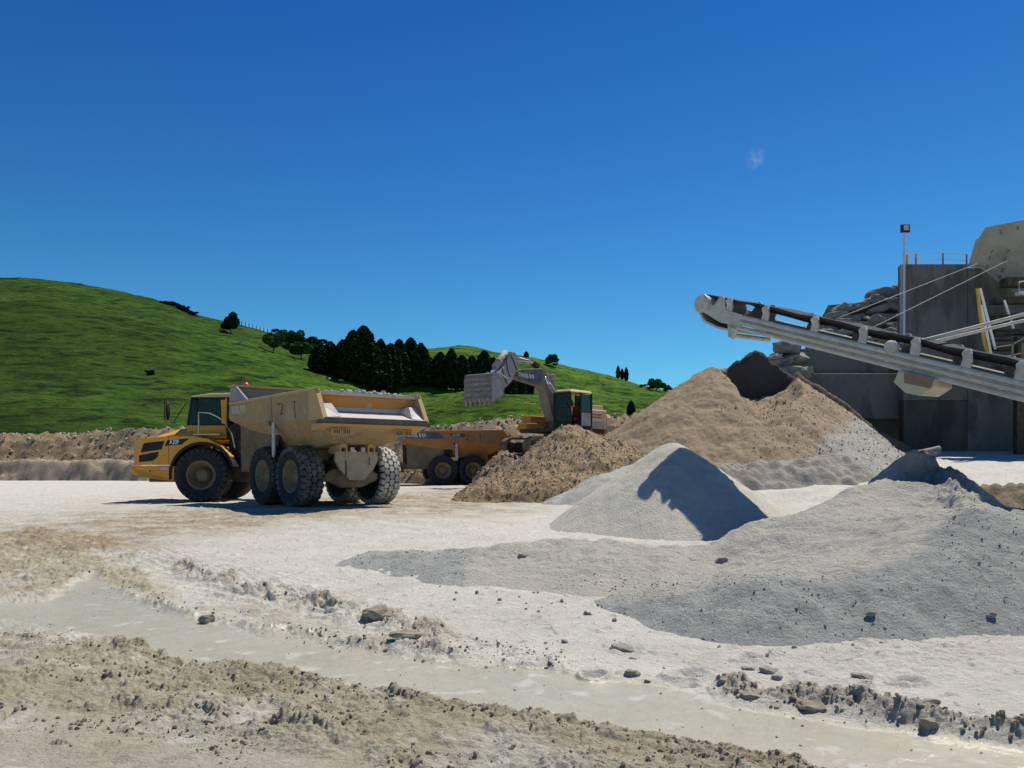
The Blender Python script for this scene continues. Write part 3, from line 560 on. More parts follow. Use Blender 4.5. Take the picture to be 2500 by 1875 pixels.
def hill_at(px, py):
    """point on the hill seen at that photo pixel"""
    s = np.linspace(.02, 1, 400); q = pym(0, hill_Y(px, s), hill_Z(px*np.ones_like(s), s)); k = np.where(q <= py)[0]
    i = k[0] if len(k) else 399
    Y = float(hill_Y(px, s[i])); return Vector(((px-HX)/F*Y, Y, float(hill_Z(px, s[i]))-.3))
# ---------------------------------------------------------------- lettering (slab letters drawn as strokes in a 1-high box)
def slab(ch):
    if ch == 'V': return .86, [[(.10, .93), (.34, .93), (.55, .0), (.40, .0)], [(.62, .93), (.74, .93), (.549, .0), (.44, .0)], [(0, 1), (.44, 1), (.44, .93), (0, .93)], [(.54, 1), (.84, 1), (.84, .93), (.54, .93)]]
    if ch == 'L': return .70, [[(.10, .93), (.32, .93), (.32, .07), (.10, .07)], [(0, 1), (.42, 1), (.42, .93), (0, .93)], [(0, .07), (.66, .07), (.66, 0), (0, 0)], [(.56, .32), (.66, .32), (.66, .07), (.50, .07)]]
    if ch == 'O':
        n = 20; o = [(.42+.40*math.cos(a*2*math.pi/n), .5+.5*math.sin(a*2*math.pi/n)) for a in range(n)]; i = [(.42+.17*math.cos(a*2*math.pi/n), .5+.42*math.sin(a*2*math.pi/n)) for a in range(n)]
        return .86, [[o[k], o[(k+1) % n], i[(k+1) % n], i[k]] for k in range(n)]
def slab_word(word, h, gap=.08):
    """2-D quads of the word, height h, starting at 0"""
    x = 0; q = []
    for ch in word:
        w, st = slab(ch); q += [[((x+a)*h, b*h) for a, b in s] for s in st]; x += w+gap
    return q, (x-gap)*h
def font_word(word, h):
    cu = bpy.data.curves.new('lettering', 'FONT'); cu.body = word; cu.size = h*1.4; cu.offset = h*.03; cu.fill_mode = 'FRONT'
    o = bpy.data.objects.new('lettering', cu); C.objects.link(o); dg = bpy.context.evaluated_depsgraph_get(); me = o.evaluated_get(dg).to_mesh()
    v = [tuple(p.co) for p in me.vertices]; f = [tuple(p.vertices) for p in me.polygons]; o.evaluated_get(dg).to_mesh_clear(); bpy.data.objects.remove(o); return v, f

# ---------------------------------------------------------------- wheels
def tyre_mb(Rr, w, side):
    """tyre about the y axis, centred on y=0; side=+1 outer face towards +y"""
    m = MB(); h = w/2
    prof = [(Rr*.50, -h*.78), (Rr*.56, -h*.93), (Rr*.74, -h*1.02), (Rr*.88, -h*.98), (Rr*.945, -h*.86), (Rr*.955, -h*.4), (Rr*.96, 0), (Rr*.955, h*.4), (Rr*.945, h*.86), (Rr*.88, h*.98), (Rr*.74, h*1.02), (Rr*.56, h*.93), (Rr*.50, h*.78)]
    return m.lathe(prof, n=48)
def tread_mb(Rr, w, n=27):
    m = MB(); h = w/2; pitch = 2*math.pi/n
    def blk(c, a, hw, ha, sh=False):
        # hexagonal block centred at (y=c, angle=a)
        pts = [(-hw, -ha*.5), (-hw, ha*.5), (0, ha), (hw, ha*.5), (hw, -ha*.5), (0, -ha)]
        lo = []; hi = []
        for (y, t) in pts:
            yy = c+y; r0 = Rr*.94; r1 = Rr*(1.0 if not sh else .985)-max(0, abs(yy)-h*.7)*.25
            k = .88; y2 = c+y*k; t2 = t*k
            lo.append((r0*math.cos(a+t), yy, r0*math.sin(a+t))); hi.append((r1*math.cos(a+t2), y2, r1*math.sin(a+t2)))
        m.add(lo+hi, [tuple(range(6, 12))]+[(i, (i+1) % 6, (i+1) % 6+6, i+6) for i in range(6)])
    bw = w/8.6
    for k in range(n):
        a = k*pitch
        for c in (-h*.50, 0, h*.50): blk(c, a+(pitch/2 if c == 0 else 0), bw*1.02, pitch*.56)
        for s in (-1, 1):
            # shoulder lug running down the sidewall
            a2 = a+pitch/2; ht = pitch*.33; y0, y1, y2 = s*h*.70, s*h*1.0, s*h*1.045; r = (Rr*.995, Rr*.95, Rr*.84); v = []
            for (yy, rr) in ((y0, r[0]), (y1, r[1]), (y2, r[2])):
                for t in (-ht, ht): v.append((rr*math.cos(a2+t), yy, rr*math.sin(a2+t)))
            for (yy, rr) in ((y0, Rr*.93), (y1*.97, Rr*.90), (y2*.96, Rr*.80)):
                for t in (-ht*1.1, ht*1.1): v.append((rr*math.cos(a2+t), yy, rr*math.sin(a2+t)))
            m.add(v, [(0, 1, 3, 2), (2, 3, 5, 4), (0, 2, 8, 6), (2, 4, 10, 8), (1, 7, 9, 3), (3, 9, 11, 5), (0, 6, 7, 1), (4, 5, 11, 10)])
    return m
def rim_mb(Rr, w, side, deep):
    h = w/2; s = side
    m = MB(); m.lathe([(Rr*.53, s*h*.80), (Rr*.545, s*h*.90), (Rr*.51, s*h*.92), (Rr*.47, s*h*.86), (Rr*.42, s*h*(.80-deep)), (Rr*.36, s*h*(.74-deep)), (Rr*.33, s*h*(.50-deep*1.2)), (Rr*.01, s*h*(.46-deep*1.2))], n=40)
    return m
def hub_mb(Rr, w, side, out, rad):
    h = w/2; s = side; m = MB(); m.lathe([(Rr*rad*1.25, s*h*.2), (Rr*rad*1.25, s*h*(out-.35)), (Rr*rad, s*h*(out-.3)), (Rr*rad*.97, s*h*(out-.05)), (Rr*rad*.8, s*h*out), (Rr*.001, s*h*out)], n=28)
    for k in range(10):
        a = k*2*math.pi/10; m.lathe([(.018, s*h*(out-.36)), (.018, s*h*(out-.26)), (.0005, s*h*(out-.26))], c=(Rr*rad*1.13*math.cos(a), 0, Rr*rad*1.13*math.sin(a)), n=6)
    return m
def wheel(parent, x, y, z, Rr, w, side, Mx, deep=.35, out=.55, rad=.20, tm=None, dm=None):
    T = Mx @ Matrix.Translation((x, y, z)) @ Matrix.Rotation(random.uniform(0, .2), 4, 'Y')
    o = tyre_mb(Rr, w, side).build('wheel', tm or M['tyre'], parent, T, smooth=True)
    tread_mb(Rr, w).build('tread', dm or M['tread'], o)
    rim_mb(Rr, w, side, deep).build('rim', M['rim'], o, smooth=True)
    hub_mb(Rr, w, side, out, rad).build('hub', M['rim'], o, smooth=True)
    return o

# ---------------------------------------------------------------- the articulated dump truck
RZ = lambda a: Matrix.Rotation(a, 4, 'Z')
def arc(cx, cz, r, a0, a1, n): return [(cx+r*math.cos(R(a0+(a1-a0)*i/n)), cz+r*math.sin(R(a0+(a1-a0)*i/n))) for i in range(n+1)]
def make_truck(loc, heading, bend, label, load=True, side_mat=None):
    t = thing('dump_truck', loc, label, 'dump truck', 'articulated dump trucks in the quarry', heading)
    I = Matrix.Identity(4); T = RZ(bend); Y = M['yellow']; sm_ = side_mat or M['body_side']
    # ---- tractor (x forward from the articulation pivot)
    hood = MB()
    hood.loft([[(3.47, -.95, 1.12), (3.44, -.95, 1.74), (3.40, -.6, 1.83), (3.40, .6, 1.83), (3.44, .95, 1.74), (3.47, .95, 1.12)],
               [(2.9, -.98, 1.12), (2.9, -.95, 1.93), (2.9, -.6, 2.04), (2.9, .6, 2.04), (2.9, .95, 1.93), (2.9, .98, 1.12)],
               [(2.45, -.98, 1.12), (2.45, -.92, 2.02), (2.45, -.6, 2.17), (2.45, .6, 2.17), (2.45, .92, 2.02), (2.45, .98, 1.12)],
               [(1.9, -.98, 1.12), (1.9, -.9, 2.10), (1.9, -.6, 2.27), (1.9, .6, 2.27), (1.9, .9, 2.10), (1.9, .98, 1.12)]])
    hd = hood.build('hood', Y, t, bevel=.04)
    MB().prism([(3.475, 1.28), (3.46, 1.66), (3.47, 1.66), (3.485, 1.28)], -.7, .7).build('grille', M['black'], hd)
    for s in (1, -1):
        ya, yb = s*.94, s*1.36
        f = MB(); poly = [(3.47, 1.10), (3.47, 1.55), (3.43, 1.80), (3.2, 1.87), (2.75, 1.93), (2.3, 1.97), (1.7, 1.96), (1.25, 1.88), (.85, 1.66), (.60, 1.36), (.62, 1.28)]+arc(1.44, .8, .98, 151, 18, 16)[1:]
        f.prism(poly, ya, yb); fe = f.build('fender', Y, t, bevel=.035)
        lin = MB(); o1 = arc(1.44, .8, .975, -8, 165, 20); i1 = arc(1.44, .8, .90, 165, -8, 20); lin.prism(o1+i1, s*.8, s*1.385); lin.build('wheel_arch_liner', M['black'], t)
        v = MB(); y0, y1 = s*1.350, s*1.364
        v.prism([(3.26, 1.46), (3.17, 1.73), (3.08, 1.755), (2.55, 1.815), (2.63, 1.56)], y0, y1); v.prism([(3.30, 1.385), (2.72, 1.495), (2.75, 1.34), (2.88, 1.225), (3.31, 1.18)], y0, y1)
        v.build('vent', M['black'], fe)
        bd = MB(); bd.prism([(2.55, 1.66), (2.46, 1.83), (1.80, 1.89), (2.05, 1.70)], y0, y1); b = bd.build('badge', M['black'], t)
        vv, ff = font_word('A30F', .115)
        mxx = max(p[0] for p in vv)
        tx = [((2.40-p[0]*.82) if s > 0 else (2.40-mxx*.82+p[0]*.82), s*1.368, 1.715+p[1]*1.15) for p in vv]
        bb = MB(); bb.add(tx, ff); bb.build('lettering', M['white'], b)
        gp = MB(); gp.prism([(2.425, 1.12), (2.44, 1.95), (2.428, 1.95), (2.413, 1.12)], s*1.35, s*1.3625); gp.build('panel_gap', M['black'], t)
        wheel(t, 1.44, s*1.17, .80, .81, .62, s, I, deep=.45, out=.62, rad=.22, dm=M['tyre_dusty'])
        MB().prism([(3.44, 1.90-.55), (3.30, 1.90-.55), (3.25, 1.2), (3.44, 1.2)], s*.70, s*.72).build('headlight', M['glass'], hd)
    bp = MB(); bp.loft([[(2.26, y, 1.075), (2.26, y, .62), (2.7, y, .66), (3.30, y*.97, .75), (3.62, y*.86, .84), (3.66, y*.84, 1.05)] for y in (-1.36, -.5, .5, 1.36)])
    bmp = bp.build('bumper', Y, t, bevel=.03)
    MB().box((2.55, 1.366, 1.0), (.26, .012, .09)).build('plate', M['faded'], bmp)
    MB().lathe([(.001, 1.372), (.035, 1.372), (.035, 1.35)], c=(2.98, 0, .92), n=10).build('reflector', M['rustbox'], bmp)
    fr = MB(); fr.box((1.6, 0, .8), (3.6, .9, .45)); fr.box((.0, 0, .95), (.8, .7, .5)); fr.tube([(1.44, -1.0, .8), (1.44, 1.0, .8)], .17, 12); fr.build('frame', M['under'], t, bevel=.02)
    # cab: lower shell, rear pillar, roof, panes, seat, wheel
    cabz = 2.02
    cb = MB(); cb.prism([(2.06, 1.9), (2.08, 2.30), (.90, 2.30), (.88, 1.9)], -.86, .86); cb.prism([(1.03, 2.301), (1.06, 3.13), (.86, 3.13), (.88, 2.301)], .70, .86); cb.prism([(1.03, 2.301), (1.06, 3.13), (.86, 3.13), (.88, 2.301)], -.86, -.70)
    cab = cb.build('cab', Y, t, bevel=.02)
    rf = MB(); rf.loft([[(2.02, -.78, 3.14), (1.98, -.76, 3.19), (1.98, .76, 3.19), (2.02, .78, 3.14)], [(1.4, -.92, 3.15), (1.4, -.88, 3.26), (1.4, .88, 3.26), (1.4, .92, 3.15)], [(.40, -.92, 3.16), (.42, -.88, 3.28), (.42, .88, 3.28), (.40, .92, 3.16)]])
    rf.build('roof', M['roofpaint'], cab, bevel=.03)
    fp = MB(); 
    for s in (-1, 1): fp.tube([(2.07, s*.80, 2.30), (1.93, s*.80, 3.15)], .04, 6); fp.box((1.79, s*.845, 2.72), (.05, .04, .84)); fp.box((1.42, s*.845, 3.10), (1.0, .04, .07)); fp.box((1.45, s*.846, 2.32), (1.05, .04, .05))
    fp.build('window_frame', M['black'], cab)
    sg = MB()
    for s in (-1, 1): sg.prism([(2.03, 2.31), (1.90, 3.11), (1.06, 3.11), (1.05, 2.31)], s*.832, s*.840)
    sg.prism([(2.05, 2.31), (1.93, 3.11), (1.935, 3.11), (2.055, 2.31)], -.78, .78); sg.prism([(.98, 2.31), (.98, 3.11), (.985, 3.11), (.985, 2.31)], -.68, .68)
    sg.build('window', M['glass'], cab)
    st = MB(); st.box((1.25, 0, 2.42), (.5, .5, .18)); st.box((1.02, 0, 2.72), (.14, .48, .62)); st.box((1.75, .0, 2.40), (.35, 1.2, .24)); st.tube([(1.7, 0, 2.45), (1.55, 0, 2.72)], .03, 6); st.lathe([(.19, 1.50), (.21, 1.51), (.19, 1.52)], c=(0, 0, 2.74), n=16, ax='x') if False else None
    st.build('seat', M['black'], cab, bevel=.03)
    # engine / ladder clutter behind the cab
    bk = MB(); bk.box((.62, 0, 1.75), (.44, 1.5, 1.5)); bk.box((.62, .3, 2.75), (.4, .9, .8)); bk.tube([(.5, .80, 1.3), (.5, .80, 3.0)], .05, 8); bk.tube([(.7, -.82, 1.3), (.7, -.82, 3.3)], .07, 8)
    for k in range(5): bk.box((.6, .80, 1.4+.28*k), (.35, .12, .03))
    bk.build('rear_frame', M['dark_metal'], t)
    ld = MB(); ld.prism([(.95, 1.98), (.92, 2.03), (1.72, 2.02), (1.72, 1.985)], .86, 1.34); ld.build('step_plate', M['roofpaint'], t)
    hr = MB(); hr.tube([(1.56, 1.30, 2.0), (1.565, 1.30, 2.66), (1.25, 1.30, 2.64), (1.02, 1.25, 2.53), (.82, 1.2, 2.38), (.6, 1.2, 2.0), (.52, 1.2, 1.6)], .016, 6); hr.tube([(1.56, -1.30, 2.0), (1.565, -1.30, 2.66), (1.02, -1.25, 2.53), (.6, -1.2, 2.0)], .016, 6)
    hr.build('handrail', M['galv'], t)
    for s in (1, -1):
        mr = MB(); mr.tube([(2.0, s*.85, 3.08), (2.52, s*1.30, 3.10), (2.56, s*1.32, 3.06), (2.56, s*1.32, 2.42)], .018, 6); mr.tube([(2.06, s*.86, 3.03), (2.33, s*1.25, 2.36)], .014, 6); mr.box((2.33, s*1.25, 2.355), (.16, .05, .03))
        ar = mr.build('mirror_arm', M['dark_metal'], t); g = MB(); g.lathe([(.001, -.03), (.75, -.03), (1, 0), (.75, .03), (.001, .03)], n=18, ax='x')
        g.v = [(a*1.0, b*.13, c*.30) for a, b, c in g.v]; g.v = [(a+2.46, b+s*1.34, c+2.70) for a, b, c in g.v]; g.build('mirror', M['black'], ar, smooth=True)
    be = MB(); be.lathe([(.085, 0), (.09, .10), (.08, .22), (.05, .27), (.001, .28)], c=(.70, -.45, 3.44), n=16, ax='z'); be.tube([(.70, -.45, 3.2), (.70, -.45, 3.44)], .03, 6); bo = be.build('beacon', M['beacon'], cab, smooth=True)
    # ---- trailer: x from the pivot back, rear axle at -4.7
    A = -4.7
    ch = MB(); ch.box((-2.7, 0, 1.05), (4.6, .72, .38)); ch.box((-5.0, 0, 1.05), (.9, .72, .36)); ch.box((-.5, 0, .95), (1.1, .5, .5))
    for xx in (A, A+1.67): ch.tube([(xx, -1.0, .80), (xx, -.4, .80), (xx, 0, .76), (xx, .4, .80), (xx, 1.0, .80)], .15, 10)
    for s in (-1, 1): ch.prism([(A+.2, .72), (A+1.47, .72), (A+1.3, 1.02), (A+.4, 1.02)], s*.52, s*.68); ch.tube([(-1.1, s*.55, 1.0), (-2.6, s*.62, 1.7)], .09, 8)
    ch.build('chassis', M['under'], t, T, bevel=.02)
    cr = MB(); cr.prism([(-.62, 1.45), (.62, 1.45), (.64, 1.22), (.50, .98), (.22, .70), (-.22, .70), (-.50, .98), (-.64, 1.22)], A-.92, A-.82, 'x')
    co = cr.build('crossmember', M['rear_plate'], t, T, bevel=.015); cr = MB()
    cr.prism([(.80, .86), (.55, 1.0), (-.55, 1.0), (-.80, .86), (-.80, .70), (-.3, .50), (.3, .50), (.80, .70)], A-.66, A-.40, 'x')
    cr.build('axle_housing', M['under'], t, T, bevel=.04)
    sl_ = MB(); sl_.box((A-.926, .34, 1.0), (.012, .03, .42)); sl_.box((A-.926, -.36, 1.2), (.012, .02, .2)); sl_.build('slot', M['black'], co)
    hg = MB()
    for s in (-1, 1):
        for q in (-.09, .09): hg.prism([(A-.95, 1.36), (A-.95, 1.62), (A-.55, 1.75), (A-.3, 1.42)], s*.42+q-.02, s*.42+q+.02)
        hg.box((A-.90, s*.42, 1.60), (.07, .16, .10))
    hg.build('hinge', M['yellow_dusty'], t, T); lt = MB()
    for s in (-1, 1): lt.box((A-.93, s*.16, 1.50), (.08, .11, .12))
    lt.build('tail_light', M['worn_steel'], t, T, bevel=.01)
    for xx in (A, A+1.67):
        for s in (1, -1):
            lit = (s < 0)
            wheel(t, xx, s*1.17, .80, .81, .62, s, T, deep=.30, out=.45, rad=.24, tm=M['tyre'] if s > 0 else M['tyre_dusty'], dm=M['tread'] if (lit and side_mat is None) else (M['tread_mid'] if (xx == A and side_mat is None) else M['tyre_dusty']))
    # dump body shell
    st = [(3.75, 2.88, 2.40, 2.30, 1.25, 1.50), (3.3, 2.89, 2.36, 2.14, 1.15, 1.50), (2.6, 2.90, 2.30, 1.86, .98, 1.50), (1.55, 2.91, 2.27, 1.52, .84, 1.50), (0, 2.93, 2.25, 1.50, .84, 1.50), (-1.0, 2.945, 2.24, 1.66, .88, 1.50), (-1.40, 2.95, 2.23, 1.86, 1.05, 1.51), (-1.62, 2.955, 2.22, 1.99, 1.25, 1.53)]
    secs = []
    for (u, zt, zm, zb, b, w) in st:
        x = A+u; k = .07; zi = max(zb+.10, 2.15 if u < -1.2 else zb+.1)
        secs.append([(x, w, zt), (x, w, zm), (x, b, zb), (x, -b, zb), (x, -w, zm), (x, -w, zt), (x, -w+k, zt), (x, -w+k, zm+.02), (x, -b, zi), (x, b, zi), (x, w-k, zm+.02), (x, w-k, zt)])
    body = MB().loft(secs).build('dump_body', sm_, t, T, bevel=.012)
    rmb = MB()
    for s in (-1, 1): rmb.tube([(A+3.78, s*1.49, 2.90), (A-1.60, s*1.52, 2.975)], .035, 8)
    rmb.build('rim_rail', sm_ if side_mat else M['yellow_dusty'], body)
    # headboard and spill guard
    hb = MB(); hb.prism([(-1.50, 2.45), (1.50, 2.45), (1.47, 3.30), (1.3, 3.36), (-1.3, 3.36), (-1.47, 3.30)], A+3.72, A+3.80, 'x'); hb.prism([(-1.25, 2.31), (1.25, 2.31), (1.46, 2.45), (-1.46, 2.45)], A+3.66, A+3.76, 'x')
    h1 = hb.build('headboard', M['body_gray'], body); hb2 = MB(); hb2.prism([(A+3.42, 3.37), (A+3.84, 3.37), (A+3.84, 3.43), (A+3.42, 3.43)], -1.5, 1.5); hb2.build('guard_rail', M['yellow_dusty'], h1)
    gs = MB()
    for s in (-1, 1): gs.prism([(A+3.72, 2.92), (A+3.72, 3.36), (A+3.30, 3.36), (A+2.6, 2.96)], s*1.44, s*1.49)
    gs.build('spill_guard', M['body_gray'], body)
    # side ribs, scuffs, mudguard plate, stay
    rb = MB()
    for s in (-1, 1): rb.prism([(A+1.06, 2.90), (A+1.00, 2.90), (A+.92, 2.27), (A+.98, 2.27)], s*1.497, s*1.525)
    rb.build('side_rib', sm_, body)
    sc2 = MB()
    for (x0, z0, x1, z1, w_) in [(.62, 2.70, .32, 2.71, .018), (.30, 2.68, .42, 2.42, .024), (.36, 2.46, .30, 2.43, .02), (-.28, 2.72, -.40, 2.73, .018), (-.33, 2.71, -.40, 2.30, .020), (1.10, 2.28, 1.06, 2.16, .05)]:
        d = Vector((x1-x0, 0, z1-z0)).normalized(); n = Vector((d.z, 0, -d.x))*w_
        sc2.prism([(A+x0+n.x, z0+n.z), (A+x1+n.x*.6, z1+n.z*.6), (A+x1-n.x*.6, z1-n.z*.6), (A+x0-n.x, z0-n.z)], 1.499, 1.504+w_*.1)
    sc2.build('scrape_mark', M['dark_metal'], body)
    for s in (-1, 1):
        mg = MB(); mg.prism([(A+3.62, 2.36), (A+3.56, .90), (A+2.42, .88), (A+2.10, 1.42), (A+1.62, 1.60), (A+1.6, 1.9)], s*1.18, s*1.22); mg.build('mudguard', M['mudguard'], t, T)
        sy = MB(); sy.prism([(A+1.02, 2.25), (A+.90, 2.25), (A+.86, 1.50), (A+.92, 1.30), (A+1.00, 1.34), (A+1.03, 1.7)], s*1.44, s*1.475); sy.build('body_stay', M['worn_steel'], t, T)
    ds = MB(); ds.prism([(A+1.62, 2.1), (A+1.05, 2.22), (A+1.2, 1.62), (A+1.75, 1.5)], 1.18, 1.20); ds.build('hollow_shade', M['black'], t, T)  # flat black plate standing in for shade inside the body
    # lettering on the front of each side
    for s in (1, -1):
        q, wq = slab_word('VOLVO', .22); m = MB()
        for i, p in enumerate(q):
            z0 = 2.57; pp = [((A+3.60-a) if s > 0 else (A+3.60-wq+a), z0+b) for a, b in p]; m.prism(pp, s*1.495, s*(1.506+.0006*(i % 3)))
        m.build('lettering', M['faded'] if load else M['white'], body)
        if not load:
            p = MB(); p.prism([(A+3.70, 2.50), (A+3.70, 2.84), (A+1.9, 2.84), (A+1.6, 2.50)], s*1.497, s*1.5015); p.build('name_panel', M['slate_paint'], body)
            p = MB(); p.prism([(A+1.20, 2.60), (A+1.35, 2.80), (A+.55, 2.80), (A+.40, 2.60)], s*1.497, s*1.5015); b2 = p.build('model_panel', M['slate_paint'], body)
            vv, ff = font_word('A30F', .14); mm = max(a[0] for a in vv); bb = MB(); bb.add([((A+1.18-p_[0]) if s > 0 else (A+1.18-mm+p_[0]), s*1.5045, 2.635+p_[1]) for p_ in vv], ff); bb.build('lettering', M['faded'], b2)
    if side_mat is None:
        tg = MB(); tg.prism([(A-1.50, 2.93), (A-1.50, 2.84), (A-1.36, 2.84), (A-1.36, 2.93)], -1.45, 1.45); tg.prism([(A-1.38, 2.839), (A-1.34, 2.839), (A-1.34, 2.45), (A-1.38, 2.45)], -1.44, 1.44)
        to = tg.build('tailgate', M['orange'], body, bevel=.006); 
        tp = MB(); tp.prism([(A-1.52, 2.935), (A-1.52, 2.875), (A-1.50, 2.86), (A-1.40, 2.935)], -1.455, 1.455); tp.build('gate_rail', M['worn_steel'], to)
        lp = MB(); lp.prism([(A-1.36, 2.46), (A-1.96, 2.27), (A-1.96, 2.25), (A-1.34, 2.42)], -1.44, 1.44); lp.prism([(A-1.37, 2.60), (A-1.40, 2.46), (A-1.36, 2.46), (A-1.36, 2.60)], -1.44, 1.44); lp.build('gate_floor', M['worn_steel'], to)
        rl = MB(); rl.prism([(A-1.97, 2.26), (A-1.90, 2.12), (A-1.60, 2.12), (A-1.60, 2.26)], -1.52, 1.52); rl.build('tail_lip', M['lip'], body)
        cf = MB(); cf.prism([(A-1.93, 2.115), (A-1.50, 1.98), (A-1.30, 1.95), (A-1.3, 2.115)], -1.53, 1.53); cf.build('chamfer_plate', M['yellow_dusty'], body)
        for s in (-1, 1):
            g = MB(); g.add([(A-1.55, s*1.50, 2.62), (A-1.90, s*1.52, 2.28), (A-1.92, s*1.05, 2.30), (A-1.42, s*1.02, 2.58), (A-1.40, s*1.5, 2.30), (A-1.40, s*1.05, 2.30), (A-1.62, s*1.15, 2.63)], [(0, 1, 2, 6), (6, 2, 3), (0, 6, 3, 5, 4), (1, 4, 5, 2), (0, 4, 1), (2, 5, 3)]); g.build('corner_gusset', M['worn_steel'], body)
            e = MB(); e.prism([(A-1.56, 2.98), (A-1.50, 2.98), (A-1.90, 2.20), (A-1.96, 2.24)], s*1.44, s*1.56); e.prism([(A-1.50, 2.97), (A-1.2, 2.95), (A-1.2, 2.2), (A-1.88, 2.22)], s*1.50, s*1.545); e.build('end_post', M['yellow_dusty'], body)
            tx = MB()
            for k in range(2):
                tx.box((A-1.70, s*(.93+.28*k)-s*.15, 1.93), (.05, .24, .15))
            lb = tx.build('light_box', M['yellow_dusty'], body); gr = MB()
            for k in range(2):
                for j in range(4): gr.box((A-1.727, s*(.93+.28*k)-s*.15+(j-1.5)*.052, 1.93), (.012, .022, .11))
            gr.build('light_grille', M['black'], lb)
    else:
        rl = MB(); rl.prism([(A-1.62, 2.96), (A-2.05, 2.45), (A-2.0, 2.30), (A-1.55, 2.2)], 1.46, 1.53); rl.prism([(A-1.62, 2.96), (A-2.05, 2.45), (A-2.0, 2.30), (A-1.55, 2.2)], -1.53, -1.46); rl.prism([(A-1.9, 2.30), (A-2.0, 2.28), (A-1.5, 2.0), (A-1.4, 2.1)], -1.46, 1.46); rl.build('tail_lip', sm_, body)
    return t
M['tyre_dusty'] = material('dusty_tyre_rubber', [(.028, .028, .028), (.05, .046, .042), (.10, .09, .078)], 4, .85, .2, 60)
M['tread_mid'] = material('half_lit_dusty_tread', [(.045, .042, .038), (.10, .09, .078), (.22, .20, .175)], 3, .9, .25, 60)  # left rear tread, dust toned between the sunlit and the dark copy
M['rear_plate'] = material('dusty_rear_plate', [(.36, .29, .19), (.44, .37, .26), (.30, .22, .13)], 2, .85, .12, 30, fine=[(8, (.2, .12, .07), .62, .5)])
M['body_gray'] = material('scoured_headboard', [(.22, .22, .24), (.29, .28, .30), (.34, .30, .26)], 3, .7, .1, 30)
M['mudguard'] = material('dusty_mudguard', [(.145, .105, .065), (.19, .14, .09), (.24, .19, .13)], 2, .9, .1, 30)
M['lip'] = material('worn_rubber_lip', [(.06, .065, .075), (.12, .115, .11)], 4, .8, .1, 30)
T1H = R(180); TB = R(131-180)
truck1 = make_truck((-7.75, 26.65, 0), T1H, TB, 'loaded yellow articulated dump truck in the open at left, its rear turned to the viewer')
# the load of rock, lying in the body
def load_of_rock():
    A = -4.7; r = np.random.default_rng(5); n = 3200
    x = r.uniform(A-1.25, A+3.6, n); y = r.uniform(-1.38, 1.38, n); z = 2.76+.16*np.sqrt(np.clip(1-(y/1.5)**2, 0, 1))+r.uniform(-.05, .05, n)+.05*np.sin(x*3)
    s = .025+.075*r.uniform(0, 1, n)**2; Pw = np.stack([x, y, z], -1)
    Tm = Matrix.Translation((-7.75, 26.65, 0)) @ RZ(T1H+TB); c = Tm @ Vector((A+1.2, 0, 2.0)); Mt = np.array(Tm)
    Q = Pw @ Mt[:3, :3].T+Mt[:3, 3]; o = stones('rock_load', Q, s, M['limestone'], off=tuple(c), seed=9); o.location = c
    m = MB(); m.box((0, 0, 0), (4.9, 2.8, .5)); b = m.build('bedding', M['limestone'], o, RZ(T1H+TB) @ Matrix.Translation((0, 0, .58)))
    tag(o, 'pale broken rock heaped in the body of the near dump truck', 'rock load', kind='stuff')
load_of_rock()
# second truck behind it, nearly side-on
def truck2():
    h = math.atan2(-.22, -.975); d = Vector((math.cos(h), math.sin(h), 0)); lf = Vector((-d.y, d.x, 0))
    hub = Vector(((1157-HX)/F*46.2, 46.2, 0)); piv = hub-lf*1.47+d*4.7
    return make_truck((piv.x, piv.y, Gs(piv.x, piv.y)), h, 0, 'empty orange articulated dump truck half hidden behind the loaded truck', False, M['body_orange'])
truck_b = truck2()

